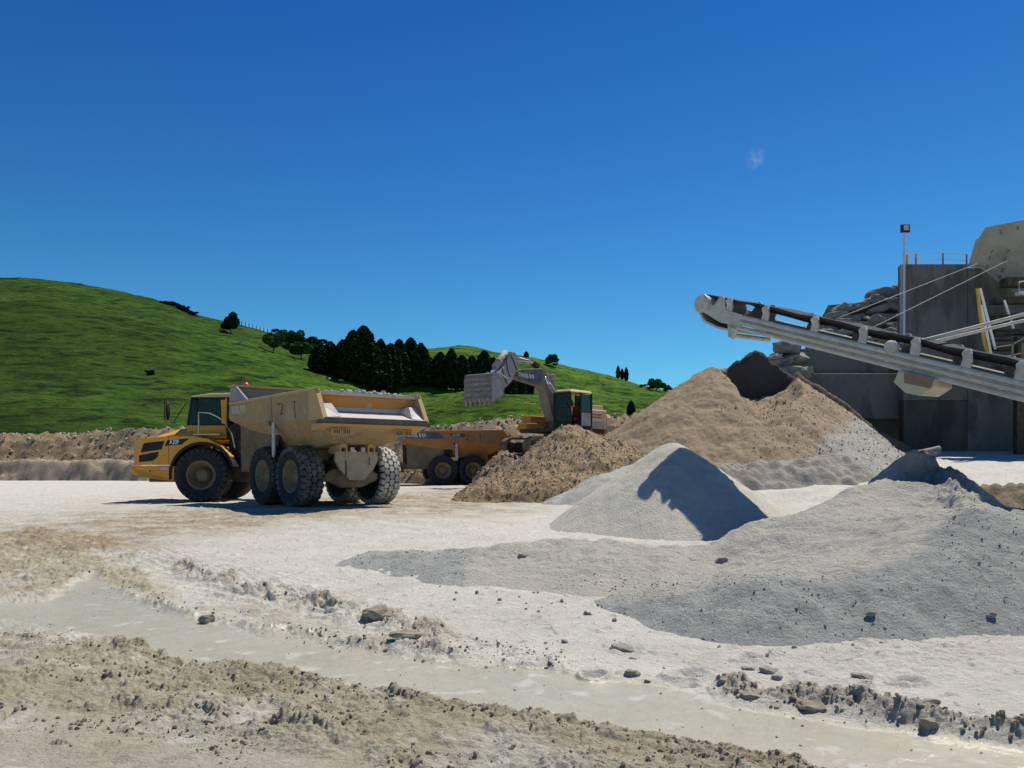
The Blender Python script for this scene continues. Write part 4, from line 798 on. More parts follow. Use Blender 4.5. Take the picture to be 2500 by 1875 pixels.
# ---------------------------------------------------------------- excavator
EH = Vector((-.63, -.777, 0)); EL = Vector((.777, -.63, 0)); E0 = Vector((2.27, 45, 0))
def ec(zx, zy, off=0.):
    """zoomed photo pixel -> (forward, up) in the boom plane shifted sideways by off"""
    px, py = 1090+zx/4.424, 830+zy/4.424; m = (px-HX)/F; X0 = E0.x+EL.x*off; Y0 = E0.y+EL.y*off
    r = (X0-m*Y0)/(.63-.777*m); Yd = Y0-.777*r; return (r, CZ+(HY-py)/F*Yd-EZ)
EZ = 1.6
def make_excavator():
    ang = math.atan2(EH.y, EH.x); t = thing('excavator', (E0.x, E0.y, EZ), 'dusty tracked excavator on the rubble bench with boom raised and bucket curled', 'excavator', rz=ang)
    I = Matrix.Identity(4)
    UT = RZ(R(-24))
    # tracks
    for s in (1, -1):
        m = MB(); n = 14; pr = [(2.0+.45*math.cos(R(a)), .47+.45*math.sin(R(a))) for a in np.linspace(-90, 90, n)]+[(-2.2+.45*math.cos(R(a)), .47+.45*math.sin(R(a))) for a in np.linspace(90, 270, n)]
        inn = [(x*.955-.005, .47+(z-.47)*.86) for x, z in pr]; m.loft([[(x, s*1.30-.30, z) for x, z in pr], [(x, s*1.30+.30, z) for x, z in pr], [(x, s*1.30+.30, z) for x, z in inn], [(x, s*1.30-.30, z) for x, z in inn], [(x, s*1.30-.30, z) for x, z in pr]], cap=False)
        per = []; 
        for i in range(len(pr)):
            a, b = Vector((pr[i][0], 0, pr[i][1])), Vector((pr[(i+1) % len(pr)][0], 0, pr[(i+1) % len(pr)][1])); L_ = (b-a).length; k = max(1, int(L_/.19))
            for j in range(k): c = a+(b-a)*(j+.5)/k; per.append((c, math.atan2((b-a).z, (b-a).x)))
        for c, a in per: m.box((c.x, s*1.30, c.z), (.10, .60, .05), Matrix.Rotation(-a, 3, 'Y'))
        tr = m.build('track', M['under'], t, UT); w = MB()
        for xx in (-2.2, -1.5, -.9, -.3, .3, .9, 1.5, 2.0): w.lathe([(.001, -.2), (.28, -.2), (.30, 0), (.28, .2), (.001, .2)], c=(xx, s*1.30, .42), n=14)
        w.build('roller', M['dark_metal'], tr)
    uc = MB(); uc.box((0, 0, .72), (2.4, 2.1, .35)); uc.lathe([(.001, .85), (.62, .85), (.62, 1.12), (.001, 1.12)], n=20, ax='z'); uc.build('undercarriage', M['under'], t, UT, bevel=.03)
    # upper structure
    z0 = 1.20
    de = MB(); de.box((-1.0, 0, z0+.10), (4.4, 2.9, .22)); de.build('deck', M['dark_metal'], t, I, bevel=.03)
    cw = MB(); cw.loft([[(-2.5, 1.60, z0), (-3.05, 1.50, z0+.02), (-3.32, .9, z0+.05), (-3.38, 0, z0+.05), (-3.32, -.9, z0+.05), (-3.05, -1.5, z0+.02), (-2.5, -1.6, z0)],
              [(-2.5, 1.64, z0+.85), (-3.1, 1.55, z0+.85), (-3.42, .95, z0+.8), (-3.5, 0, z0+.8), (-3.42, -.95, z0+.8), (-3.1, -1.55, z0+.85), (-2.5, -1.64, z0+.85)],
              [(-2.5, 1.6, z0+1.02), (-3.0, 1.48, z0+1.0), (-3.3, .9, z0+.98), (-3.36, 0, z0+.98), (-3.3, -.9, z0+.98), (-3.0, -1.48, z0+1.0), (-2.5, -1.6, z0+1.02)]])
    cw.build('counterweight', M['exc_side'], t, I, bevel=.04)
    en = MB(); en.prism([(-2.49, z0+.22), (-.85, z0+.22), (-.85, z0+1.22), (-2.49, z0+1.22)], -1.6, 1.62); eo = en.build('engine_cover', M['exc_side'], t, I, bevel=.05)
    e2 = MB(); e2.box((-1.85, .6, z0+1.36), (1.1, 1.7, .24)); e2.tube([(-1.5, -.5, z0+1.2), (-1.5, -.5, z0+1.75)], .08, 8); e2.build('engine_hood', M['exc_side'], eo, bevel=.06)
    sk = MB(); sk.box((-2.9, 1.60, z0+.22), (.9, .06, .36)); sk.box((-1.6, 1.625, z0+.42), (1.3, .02, .34)); sk.build('scuffed_skirt', M['grey_steel'], eo)
    vt = MB()
    for j in range(2):
        for k in range(7): vt.box((-1.15-.13*k, 1.632, z0+.95-.14*j), (.08, .012, .09))
    vt.build('vent', M['rustbox'], eo)
    fr = MB(); fr.box((.1, -1.28, z0+.50), (1.5, .62, .80)); fr.box((.75, -1.25, z0+.28), (.9, .6, .45)); fb = fr.build('fuel_tank', M['orange'], t, I, bevel=.03)
    hr = MB(); hr.tube([(.7, -1.5, z0+.9), (.7, -1.5, z0+1.6), (.45, -1.5, z0+1.6), (-.3, -1.5, z0+1.6), (-.3, -1.5, z0+.9)], .022, 6); hr.build('handrail', M['safety'], t, I)
    # cab on the left
    y0, y1, x0, x1, zb, zt = .66, 1.66, -.95, .95, z0+.22, z0+2.02
    cb = MB()
    for xx, yy in ((x0, y0), (x0, y1), (x1, y0), (x1, y1), (.05, y1)): cb.box((xx, yy, (zb+zt)/2), (.09, .07, zt-zb))
    cb.box(((x0+x1)/2, y1, zb+.06), (x1-x0, .075, .12)); cb.box(((x0+x1)/2, y0, zb+.36), (x1-x0, .075, .70)); cb.box((x0, (y0+y1)/2, zb+.42), (.08, y1-y0, .84)); cb.box((x1, (y0+y1)/2, zb+.12), (.09, y1-y0, .24)); cb.box(((x0+x1)/2, (y0+y1)/2, zb+.02), (x1-x0, y1-y0, .04))
    cab = cb.build('cab', M['black'], t, I, bevel=.01)
    rf = MB(); rf.loft([[(x0-.05, y0-.03, zt), (x0-.05, y1+.05, zt), (x1+.02, y1+.05, zt), (x1+.02, y0-.03, zt)], [(x0+.05, y0+.05, zt+.13), (x0+.05, y1-.03, zt+.13), (x1-.12, y1-.03, zt+.13), (x1-.12, y0+.05, zt+.13)]]); rf.build('roof', M['roofpaint'], cab, bevel=.03)
    gd = MB()
    for k in range(9): gd.tube([(x1+.10, y0+.02+k*(y1-y0-.04)/8, zb+.2), (x1+.10, y0+.02+k*(y1-y0-.04)/8, zt+.02)], .014, 5)
    for k in range(3): gd.tube([(x1+.10, y0, zb+.25+.75*k), (x1+.10, y1, zb+.25+.75*k)], .018, 5)
    for k in range(6): gd.tube([(x1+.1, y0+.1+k*.16, zt+.03), (x0+.7, y0+.1+k*.16, zt+.18)], .014, 5)
    gd.build('window_guard', M['dark_metal'], cab)
    gl = MB(); gl.box((x1-.02, (y0+y1)/2, (zb+zt)/2+.15), (.012, y1-y0-.08, zt-zb-.3)); gl.box((-.42, y1-.01, zb+1.25), (.82, .012, .95)); gl.box((x0+.01, (y0+y1)/2, zb+1.3), (.012, y1-y0-.08, .9)); gl.build('window', M['glass_dark'], cab)
    dr = MB(); dr.box((-.42, y1+.01, zb+.42), (.84, .05, .70)); d1 = dr.build('door', M['grey_steel'], cab, bevel=.01)
    # open front half of the doorway with the orange seat side showing
    st = MB(); st.box((-.05, 1.16, zb+.45), (.55, .5, .2)); st.box((-.35, 1.16, zb+.8), (.15, .48, .7)); st.box((.55, 1.16, zb+.35), (.2, .3, .6)); st.build('seat', M['seat_red'], cab, bevel=.03)
    mi = MB(); mi.tube([(x1, y1, zt-.35), (x1+.25, y1+.22, zt-.35), (x1+.25, y1+.22, zt-.75)], .016, 6); mi.box((x1+.25, y1+.22, zt-.62), (.04, .18, .32)); mi.build('mirror', M['black'], cab)
    # boom: side outline (pixels of the photograph read in the boom plane), swept to a box section
    bo_pts = [(1215, 880), (1235, 800), (1190, 640), (1120, 470), (1055, 345), (990, 312), (760, 318), (722, 345), (715, 400), (760, 425), (990, 498), (1030, 560), (1060, 680), (1090, 790), (1120, 880)]
    P2 = [ec(a, b) for a, b in bo_pts]
    b = MB().prism(P2, -.28, .28).build('boom', M['boom_yellow'], t, I, bevel=.02)
    for s in (1,):
        pan = [ec(a, c, .285) for a, c in [(770, 325), (1035, 322), (1050, 400), (1000, 486), (785, 428), (752, 395)]]
        m = MB().prism(pan, .283, .296); pl = m.build('name_panel', M['slate_paint'], b)
        q, wq = slab_word('VOLVO', 1.0); lo = MB(); a0 = ec(808, 402, .3); a1 = ec(944, 420, .3); hh = (ec(808, 358, .3)[1]-a0[1])
        for i, p in enumerate(q):
            pp = [(a0[0]+(a1[0]-a0[0])*u/wq, a0[1]+(a1[1]-a0[1])*u/wq+v*hh) for u, v in p]; lo.prism(pp, .296, .304+.0006*(i % 3))
        lo.build('lettering', M['white'], pl)
        m = MB().prism([ec(a, c, .285) for a, c in [(1065, 425), (1095, 420), (1180, 610), (1215, 700), (1228, 800), (1180, 740), (1100, 560)]], .283, .293); m.build('side_panel', M['grey_steel'], b)
    tr = MB()
    for k, (a, c) in enumerate([(1040, 385), (735, 375), (1110, 395)]):
        p = ec(a, c); tr.tube([(p[0], -.36, p[1]), (p[0], .36, p[1])], .12, 12)
    tr.build('pivot_pin', M['grey_steel'], b)
    # boom cylinders
    for s in (1, -1):
        a, c = ec(1060, 400, s*.42), ec(1235, 700, s*.42); e = ec(1215, 905, s*.42); mid = (a[0]+(c[0]-a[0])*.25, a[1]+(c[1]-a[1])*.25)
        cy = MB(); cy.tube([(mid[0], s*.42, mid[1]), (c[0], s*.42, c[1])], .13, 12); k = cy.build('boom_cylinder', M['grey_steel'], t, I, smooth=True); rr = MB(); rr.tube([(a[0], s*.42, a[1]), (c[0], s*.42, c[1])], .06, 10); rr.build('piston_rod', M['chrome'], k, smooth=True)
    # stick with its outline
    S2 = [ec(a, b) for a, b in [(655, 128), (700, 135), (745, 190), (745, 260), (720, 350), (690, 395), (672, 450), (640, 480), (600, 520), (575, 470), (545, 430), (500, 400), (520, 360), (590, 290)]]
    st = MB().prism(S2, -.22, .22).build('stick', M['grey_steel'], t, I, bevel=.02)
    hs_ = MB()
    for (a, b_, c, d, sag) in [(640, 160, 690, 400, 60), (600, 300, 660, 470, 30), (690, 160, 760, 330, -20)]:
        p, q = ec(a, b_, .26), ec(c, d, .26); pts = [(p[0]+(q[0]-p[0])*k/8, .26, p[1]+(q[1]-p[1])*k/8-math.sin(k/8*math.pi)*sag*.004) for k in range(9)]; hs_.tube(pts, .022, 6)
    for s in (-.12, .0, .12): p0, p1, p2 = ec(1110, 380, s), ec(960, 245, s), ec(745, 200, s); hs_.tube([(ec(1240, 850, s)[0], s, ec(1240, 850, s)[1]+.1), (p0[0]+.0, s, p0[1]+.08), (p1[0], s, p1[1]+.05), (p2[0], s, p2[1])], .025, 6)
    hs_.build('hose', M['black'], t, I)
    # bucket cylinder along the stick, stick cylinder above the boom
    a, b_, c = ec(640, 145), ec(520, 300), ec(487, 350); cy = MB(); cy.tube([(a[0], 0, a[1]+.05), (b_[0], 0, b_[1]+.05)], .15, 12); cy.tube([(a[0]+(b_[0]-a[0])*.58, 0, a[1]+.05+(b_[1]-a[1])*.58), (a[0]+(b_[0]-a[0])*.66, 0, a[1]+.05+(b_[1]-a[1])*.66)], .18, 12); k = cy.build('bucket_cylinder', M['grey_steel'], t, I, smooth=True)
    rr = MB(); rr.tube([(b_[0], 0, b_[1]+.05), (c[0], 0, c[1])], .07, 8); rr.build('piston_rod', M['chrome'], k, smooth=True)
    a, b_, c = ec(985, 290), ec(930, 262), ec(745, 190); cy = MB(); cy.tube([(a[0], 0, a[1]), (ec(925, 245)[0], 0, ec(925, 245)[1])], .15, 12); k = cy.build('stick_cylinder', M['dark_metal'], t, I, smooth=True); rr = MB(); rr.tube([(ec(940, 250)[0], 0, ec(940, 250)[1]), (c[0], 0, c[1])], .09, 10); rr.build('piston_rod', M['pale_rod'], k, smooth=True)
    # bucket: side outline in the plane of its near side, width towards the far side
    wN, wF = .52, -1.18   # local y of near and far sides
    out = [ec(a, b, wN) for a, b in [(487, 358), (478, 420), (478, 560), (482, 660), (490, 705), (512, 680), (530, 655), (585, 628), (620, 600), (628, 510), (600, 430), (560, 380), (520, 352)]]
    inn_c = (sum(p[0] for p in out)/len(out), sum(p[1] for p in out)/len(out))
    bk = MB(); bk.prism(out, wN-.06, wN); bk.prism(out, wF, wF+.06); outer = out[:4]; back = [out[0], out[1], out[2], out[3]]
    thick = [(p[0]-.07, p[1]) for p in back]; bk.prism(back+thick[::-1], wF+.06, wN-.06)
    tp = [out[0], out[12], out[11], out[10]]; bk.prism(tp+[(p[0], p[1]-.08) for p in tp][::-1], wF+.061, wN-.061)
    bu = bk.build('bucket', M['bucket_mat'], t, I, bevel=.008)
    ri = MB(); z_hi, z_lo = out[0][1], out[3][1]
    for k in range(5):
        f_ = (k+.55)/5.4; zz = z_hi+(z_lo-z_hi)*f_; xx = np.interp(zz, [p[1] for p in back[::-1]], [p[0] for p in back[::-1]]); ri.box((xx+.015, (wN+wF)/2, zz), (.035, wN-wF-.04, .10))
    ri.build('wear_plate', M['bucket_rib'], bu)
    sp_ = MB().prism([(p[0]*.82+inn_c[0]*.18, p[1]*.82+inn_c[1]*.18) for p in out], wN, wN+.02); sp_.build('side_plate', M['grey_steel'], bu)
    te = MB(); tx, tz = out[3]
    for k in range(6):
        yy = wF+.12+k*(wN-wF-.24)/5; te.add([(tx+.05, yy-.06, tz+.12), (tx+.05, yy+.06, tz+.12), (tx-.10, yy+.06, tz+.10), (tx-.10, yy-.06, tz+.10), (tx+.02, yy-.025, tz-.22), (tx+.02, yy+.025, tz-.22)], [(0, 1, 5, 4), (2, 3, 4, 5), (0, 4, 3), (1, 2, 5), (0, 3, 2, 1)])
    te.build('teeth', M['tooth'], bu)
    lk = MB(); p, q, r_ = ec(487, 350), ec(560, 440), ec(610, 470)
    for s in (-.3, .3): lk.tube([(p[0], s, p[1]), (q[0], s, q[1])], .06, 8); lk.tube([(p[0], s, p[1]), (r_[0], s, r_[1]+.2)], .06, 8)
    lk.build('linkage', M['grey_steel'], t, I)
    return t
M['exc_side'] = material('sun_bleached_cover_paint', [(.62, .38, .22), (.70, .46, .28), (.55, .42, .32)], 1.5, .7, .08, 30, fine=[(5, (.5, .46, .42), .56, .6)])
M['boom_yellow'] = material('dusty_boom_paint', [(.28, .18, .08), (.23, .20, .15), (.21, .20, .18)], 1.0, .75, .1, 30, fine=[(3, (.26, .25, .23), .5, .6)])
M['seat_red'] = material('red_brown_upholstery', [(.16, .05, .03), (.2, .07, .04)], 4, .8)
M['pale_rod'] = material('pale_hydraulic_rod', [(.55, .54, .52), (.65, .64, .62)], 4, .4)
M['bucket_mat'] = material('worn_bucket_steel', [(.15, .14, .145), (.22, .205, .20), (.30, .285, .28)], 4, .65, .2, 25)
M['bucket_rib'] = material('bucket_wear_bars', [(.10, .085, .075), (.16, .14, .125), (.22, .20, .19)], 6, .7, .2, 25)
M['tooth'] = material('tooth_steel', [(.22, .18, .14), (.34, .30, .26)], 6, .6)
exc = make_excavator()
# ---------------------------------------------------------------- trees on the hill
def crown_mesh(name, kind, seed, n=4200):
    r = np.random.default_rng(seed)
    if kind == 'conifer':
        h = r.uniform(.06, 1, n*2)**.9; prof = np.interp(h, [0, .08, .25, .5, .72, .88, .96, 1], [.20, .27, .29, .26, .20, .13, .07, .02]); s = .030
        a = r.uniform(0, 6.283, n*2); lob = 1+.30*fbm(np.cos(a)*1.8+seed, h*7+np.sin(a)*1.8, 3, seed); rr = prof*lob*np.sqrt(r.uniform(.15, 1, n*2))
        P = np.stack([rr*np.cos(a), rr*np.sin(a), h+.03*fbm(a*2, h*5, 2, seed)], -1)[:n]
    elif kind == 'poplar':
        h = r.uniform(.04, 1, n); prof = np.interp(h, [0, .15, .5, .8, 1], [.05, .11, .13, .09, .015]); s = .035; a = r.uniform(0, 6.283, n); rr = prof*(1+.3*fbm(np.cos(a)*2+seed, h*8, 3, seed))*np.sqrt(r.uniform(.1, 1, n)); P = np.stack([rr*np.cos(a), rr*np.sin(a), h], -1)
    else:   # round, made of leaf clumps on several limbs
        k = 16 if kind == 'round' else 12; c = np.stack([r.normal(0, .24, k), r.normal(0, .24, k), r.uniform(.35, .82, k)], -1); rad = r.uniform(.12, .22, k)
        i = r.integers(0, k, n); d = r.normal(size=(n, 3)); d /= np.linalg.norm(d, axis=1)[:, None]; P = c[i]+d*rad[i][:, None]*r.uniform(.5, 1, n)[:, None]**.5; P[:, 2] = np.clip(P[:, 2], .08, 1); s = .05
    u = r.normal(size=(len(P), 3)); u /= np.linalg.norm(u, axis=1)[:, None]; w = r.normal(size=(len(P), 3)); w = np.cross(u, w); w /= np.linalg.norm(w, axis=1)[:, None]
    S = (s*r.uniform(.5, 1.3, len(P)))[:, None]
    V_ = np.stack([P-u*S-w*S*.6, P+u*S-w*S*.6, P+u*S*.7+w*S*.7, P-u*S*.8+w*S*.5], 1).reshape(-1, 3); return V_, np.arange(len(V_)).reshape(-1, 4)
PROTO = {}
def tree_proto(kind, seed, leaf):
    if (kind, seed, leaf) not in PROTO:
        V_, Fc = crown_mesh('crown', kind, seed); o = mesh_np('crown', V_, Fc, M[leaf]); me = o.data; bpy.data.objects.remove(o)
        m = MB(); top = {'conifer': .8, 'poplar': .8, 'round': .45, 'sparse': .5}[kind]; m.tube([(0, 0, -.05), (.01, 0, top*.5), (0, .01, top)], .028 if kind != 'poplar' else .02, 7, .006)
        if kind in ('round', 'sparse'):
            rr = random.Random(seed)
            for k in range(5): a = rr.uniform(0, 6.28); m.tube([(0, 0, .15+.05*k), (.12*math.cos(a), .12*math.sin(a), .35+.05*k), (.25*math.cos(a), .25*math.sin(a), .55+.05*k)], .014, 5, .004)
        t = m.build('trunk', M['bark']); mt = t.data; bpy.data.objects.remove(t); PROTO[(kind, seed, leaf)] = (me, mt)
    return PROTO[(kind, seed, leaf)]
def tree(name, px, pyb, pyt, kind, seed, leaf, label, cat, group=None, wid=1., depth=None, lean=0):
    b = hill_at(px, pyb) if depth is None else Wp(px, pyb, depth); H = (pyb-pyt)/F*b.y
    t = thing(name, b, label, cat, group, random.uniform(0, 6)); me, mt = tree_proto(kind, seed, leaf)
    for nm, dat in (('crown', me), ('trunk', mt)):
        o = bpy.data.objects.new(nm, dat); C.objects.link(o); o.parent = t; o.scale = (H*wid, H*wid, H)
    return t
ORD = ['first', 'second', 'third', 'fourth', 'fifth', 'sixth', 'seventh', 'eighth', 'ninth', 'tenth', 'eleventh', 'twelfth', 'thirteenth', 'fourteenth', 'fifteenth', 'sixteenth', 'seventeenth', 'eighteenth', 'nineteenth', 'twentieth']
CON = [(778, 908, 836, .9), (806, 912, 832, .95), (836, 922, 828, .8), (862, 935, 806, .75), (888, 945, 795, .72), (912, 948, 836, .8), (930, 952, 828, .62), (955, 950, 838, .75), (974, 948, 829, .62), (1003, 944, 826, .7), (1028, 944, 838, .7), (1050, 942, 872, .9), (1075, 948, 858, .75), (1102, 952, 850, .62), (1128, 952, 866, .8), (1152, 954, 868, .75), (1182, 955, 853, .7), (1205, 955, 872, .8)]
for i, (a, b, c, w) in enumerate(CON):
    tree('conifer_tree', a, b, c, 'conifer', i % 4, 'leaf_dark', f'dark conifer, {ORD[i]} from the left in the dense row of trees behind the trucks', 'tree', 'dark conifers in a dense row', w*1.35)
CB = [(1245, 960, 900, .9), (1268, 962, 905, .9), (1290, 962, 912, .9), (1222, 958, 890, .9)]
for i, (a, b, c, w) in enumerate(sorted(CB)):
    tree('conifer_tree', a, b, c, 'conifer', (i+1) % 4, 'leaf_dark', f'dark conifer showing under the excavator boom, {ORD[i]} from the left there', 'tree', 'dark conifers under the boom', w*1.2)
RT = [('lone_tree', 563, 812, 762, 'round', 1, 'leaf_dark', 'lone dark round tree standing on the hillside below the ridge', 1.0),
      ('bush', 667, 862, 805, 'round', 2, 'leaf_mid', 'big rounded bush, leftmost of the clump left of the conifers', 1.05),
      ('bush', 686, 815, 795, 'round', 3, 'leaf_dark', 'small dark bush on the ridge above the rounded clump', 1.5),
      ('bush', 712, 848, 800, 'round', 4, 'leaf_mid', 'tall rounded bush in the middle of the clump left of the conifers', 1.0),
      ('bush', 735, 878, 828, 'round', 2, 'leaf_mid', 'lower rounded bush at the foot of the clump, touching the conifers', 1.3),
      ('bush', 752, 862, 812, 'round', 5, 'leaf_dark', 'dim bush just left of the first conifer', 1.2),
      ('bush', 790, 838, 822, 'round', 3, 'leaf_dark', 'low bush on the skyline above the conifer row', 1.6),
      ('bush', 365, 914, 898, 'round', 4, 'leaf_dark', 'small lone dark shrub on the open slope above the truck mirror', 1.1),
      ('pale_tree', 1343, 893, 864, 'sparse', 6, 'leaf_pale', 'pale green tree on the skyline right of the excavator boom', 1.1),
      ('bush', 1357, 893, 882, 'sparse', 7, 'leaf_pale', 'tiny pale bush beside the pale skyline tree', 1.3),
      ('conifer_tree', 1285, 872, 856, 'conifer', 1, 'leaf_dark', 'tiny dark conifer on the skyline above the stick cylinder', 1.5),
      ('broadleaf_tree', 1603, 956, 919, 'round', 5, 'leaf_mid', 'larger green tree on the skyline left of the tall tan pile', 1.1),
      ('broadleaf_tree', 1632, 958, 938, 'sparse', 6, 'leaf_pale', 'smaller pale tree close to the tall tan pile', 1.3),
      ('bush', 1568, 946, 936, 'round', 3, 'leaf_dark', 'low dark bush on the skyline right of the poplars', 1.8),
      ('bush', 1585, 950, 942, 'round', 2, 'leaf_dark', 'tiny dark bush between the poplars and the larger green tree', 1.8),
      ('conifer_shrub', 1541, 1010, 976, 'conifer', 2, 'leaf_dark', 'single dark cone-shaped shrub at the foot of the hill right of the excavator', 1.1)]
for (nm, a, b, c, k, s, lf, lb, w) in RT: tree(nm, a, b, c, k, s, lf, lb, 'shrub' if 'bush' in nm or 'shrub' in nm else 'tree', None, w)
for i, (a, b, c) in enumerate([(1509, 921, 890), (1519, 925, 898), (1529, 928, 895)]):
    tree('poplar_tree', a, b, c, 'poplar', i % 2, 'leaf_dark', ['tall poplar at the left of the three on the skyline', 'middle poplar of the three on the skyline', 'right-hand poplar of the three on the skyline'][i], 'tree', 'poplars on the skyline', 1.25)
for i, (a, b, c) in enumerate([(408, 741, 732), (420, 744, 734), (432, 749, 738), (445, 755, 744), (456, 760, 750), (468, 767, 757)]):
    tree('ridge_shrub', a, b+2, c, 'round', 1+i % 5, 'leaf_dark', f'low dark shrub on the ridge, {ORD[i]} from the left in a line', 'shrub', 'shrubs in a line along the ridge', 2.0)
dw = hill_at(575, 838); m = MB(); m.tube([(0, 0, .1), (1.2, 0, .6), (3.2, .2, 1.6)], .16, 6, .05); m.tube([(1.2, 0, .6), (1.6, .2, 1.5)], .07, 5, .03); o = m.build('fallen_trunk', M['deadwood'], loc=dw); tag(o, 'bleached dead trunk lying below the lone dark tree', 'dead wood')
for i, (a, b) in enumerate([(803, 924), (833, 928)]):
    g = hill_at(a, b+3); m = MB(); m.lathe([(.001, -.55), (.26, -.45), (.34, -.1), (.34, .2), (.26, .48), (.001, .55)], c=(0, 0, .62), n=10, ax='x'); m.lathe([(.001, -.02), (.10, 0), (.13, .12), (.08, .3), (.001, .34)], c=(.52, 0, .82), n=8, ax='x')
    for x in (-.35, .35):
        for y in (-.14, .14): m.tube([(x, y, .45), (x, y, -.1)], .045, 5)
    o = m.build('sheep', M['wool'], loc=g, smooth=True); o.rotation_euler.z = 2.5+i; o.scale = (.75, .75, .75); tag(o, ['white sheep grazing on the slope, the left one of two', 'white sheep grazing nearer the conifers, the right one of two'][i], 'sheep', 'sheep on the slope')
# fence on the ridge right of the lone tree
fx = [(590+i*9) for i in range(9)]
ft = thing('ridge_fence', hill_at(590, 792), 'thin wire fence with posts along the ridge right of the lone tree', 'fence'); c0 = ft.location
pr = None; ws = []
for a in fx:
    s = .985; Y_ = float(hill_Y(a, s)); p = Vector(((a-HX)/F*Y_, Y_, float(hill_Z(a, s))))-c0; m = MB(); m.tube([p-Vector((0, 0, .3)), p+Vector((0, 0, 1.3))], .09, 5); m.build('post', M['bark'], ft); ws.append(p)
m = MB()
for dz_ in (.5, 1.0): m.tube([p+Vector((0, 0, dz_)) for p in ws], .02, 4)
m.build('wire', M['galv'], ft)

# ---------------------------------------------------------------- conveyor
def frame_matrix(o, ex, up=Vector((0, 0, 1))):
    ex = ex.normalized(); ey = up.cross(ex).normalized(); ez = ex.cross(ey)
    m = Matrix((ex, ey, ez)).transposed().to_4x4(); m.translation = o; return m
P1, P2_ = Wp(1821, 770, 17.4), Wp(2500, 929, 13.0)
EX = (P2_-P1).normalized()
def on_line(px):   # parameter along the near top edge at that photo column
    m = (px-HX)/F; return (m*P1.y-P1.x)/(EX.x-m*EX.y)
CM = frame_matrix(P1, EX)
croot = thing('belt_conveyor', (P1.x, P1.y, Gs(P1.x, P1.y)), 'long dusty inclined belt conveyor rising to its head drum above the grey cone', 'conveyor')
CR = Matrix.Translation(-croot.location) @ CM   # local: x towards the tail, near side at y=0; which sign is away from the viewer?
away = 1 if (CM.to_3x3() @ Vector((0, 1, 0))).y > 0 else -1
BW = 1.15*away
xh, xt = on_line(1772), 9.2
def cb_(m, name, mat, parent=croot, **k): return m.build(name, mat, parent, CR if parent is croot else None, **k)
for side, y in (('near', 0.0), ('far', BW)):
    o_ = -away if y == 0 else away
    m = MB(); m.tube([(xh, y, -.055), (xt, y, -.055)], .055, 10); m.box(((xh+xt)/2, y+o_*.0, -.16), (xt-xh, .07, .10)); a = cb_(m, 'side_rail', M['conv'])
    m = MB(); m.box(((xh+.45+xt)/2, y+o_*.045, -.165), (xt-xh-.45, .06, .045)); m.build('flange', M['conv_cream'], a)
    m = MB(); m.tube([(xh+.2, y+o_*.02, -.27), (xt, y+o_*.02, -.27)], .045, 8); a2 = cb_(m, 'lower_rail', M['conv'])
    xs_ = xh+.9; m = MB(); k = 0
    while xs_ < xt: m.box((xs_, y, -.225), (.05, .05, .10)); xs_ += 1.0
    m.build('spacer', M['conv'], a2)
    # idler brackets carrying the belt
    for px_ in ((1780, 1868, 1988, 2105, 2233, 2358, 2490) if y == 0 else (1786, 1880, 1990, 2110, 2236, 2362, 2495)):
        xx = on_line(px_)+(0.10 if y else 0); m = MB()
        m.loft([[(xx-.09, y-.02, -.02), (xx+.09, y-.02, -.02), (xx+.09, y+.02, -.02), (xx-.09, y+.02, -.02)], [(xx-.07, y+o_*.02-.02, .12), (xx+.09, y+o_*.02-.02, .12), (xx+.09, y+o_*.02+.02, .12), (xx-.07, y+o_*.02+.02, .12)],
                [(xx-.10, y+o_*.05-.03, .20), (xx+.06, y+o_*.05-.03, .22), (xx+.06, y+o_*.05+.03, .22), (xx-.10, y+o_*.05+.03, .20)], [(xx-.08, y-.03, .275), (xx+.0, y-.03, .29), (xx+.0, y+.03, .29), (xx-.08, y+.03, .275)]])
        cb_(m, 'idler_bracket', M['conv'], bevel=.008)
# belt: carrying run on top, return run below, round the head drum
xd = on_line(1725)-.02; rd = .17; pts = []
for a in np.linspace(-90, 90, 12): pts.append((xd-rd*1.08*math.cos(R(a)), .04+rd*1.08*math.sin(R(a))))
top = [(xd+.35, .235)]+[(x, .245+.02*math.sin(x*4)) for x in np.arange(xh+.3, xt, .5)]; bot = [(xt, -.20), (xh+1, -.20), (xd+.3, -.16)]
line_ = bot+pts+top
m = MB(); th = .022; n = len(line_); secs = []
for i, (x, z) in enumerate(line_):
    a = line_[max(i-1, 0)]; b = line_[min(i+1, n-1)]; dx, dz2 = b[0]-a[0], b[1]-a[1]; L_ = math.hypot(dx, dz2); nx, nz = -dz2/L_*th, dx/L_*th
    ys_ = [BW*f for f in (.02, .30, .70, .98)]; tr_ = .09 if (i > len(bot)+len(pts)+1) else 0.; cz_ = [0, -tr_, -tr_, 0]
    secs.append([(x+nx, q_, z+nz+c_) for q_, c_ in zip(ys_, cz_)]+[(x-nx, q_, z-nz+c_) for q_, c_ in list(zip(ys_, cz_))[::-1]])
m.loft(secs); cb_(m, 'belt', M['belt'])
m = MB(); m.lathe([(.001, BW*.04), (rd, BW*.04), (rd, BW*.96), (.001, BW*.96)], c=(xd, 0, .04), n=28); cb_(m, 'head_drum', M['conv'])
m = MB(); m.lathe([(.001, -away*.20), (.155, -away*.20), (.175, -away*.18), (.180, -away*.16), (.18, -away*.02), (.16, -away*.01), (.001, -away*.01)], c=(xd, 0, .04), n=32); dc = cb_(m, 'drive_motor', M['conv'], smooth=False)
m = MB(); m.lathe([(.183, -away*.165), (.196, -away*.165), (.196, -away*.13), (.183, -away*.13)], c=(xd, 0, .04), n=32); m.build('motor_band', M['galv'], dc)
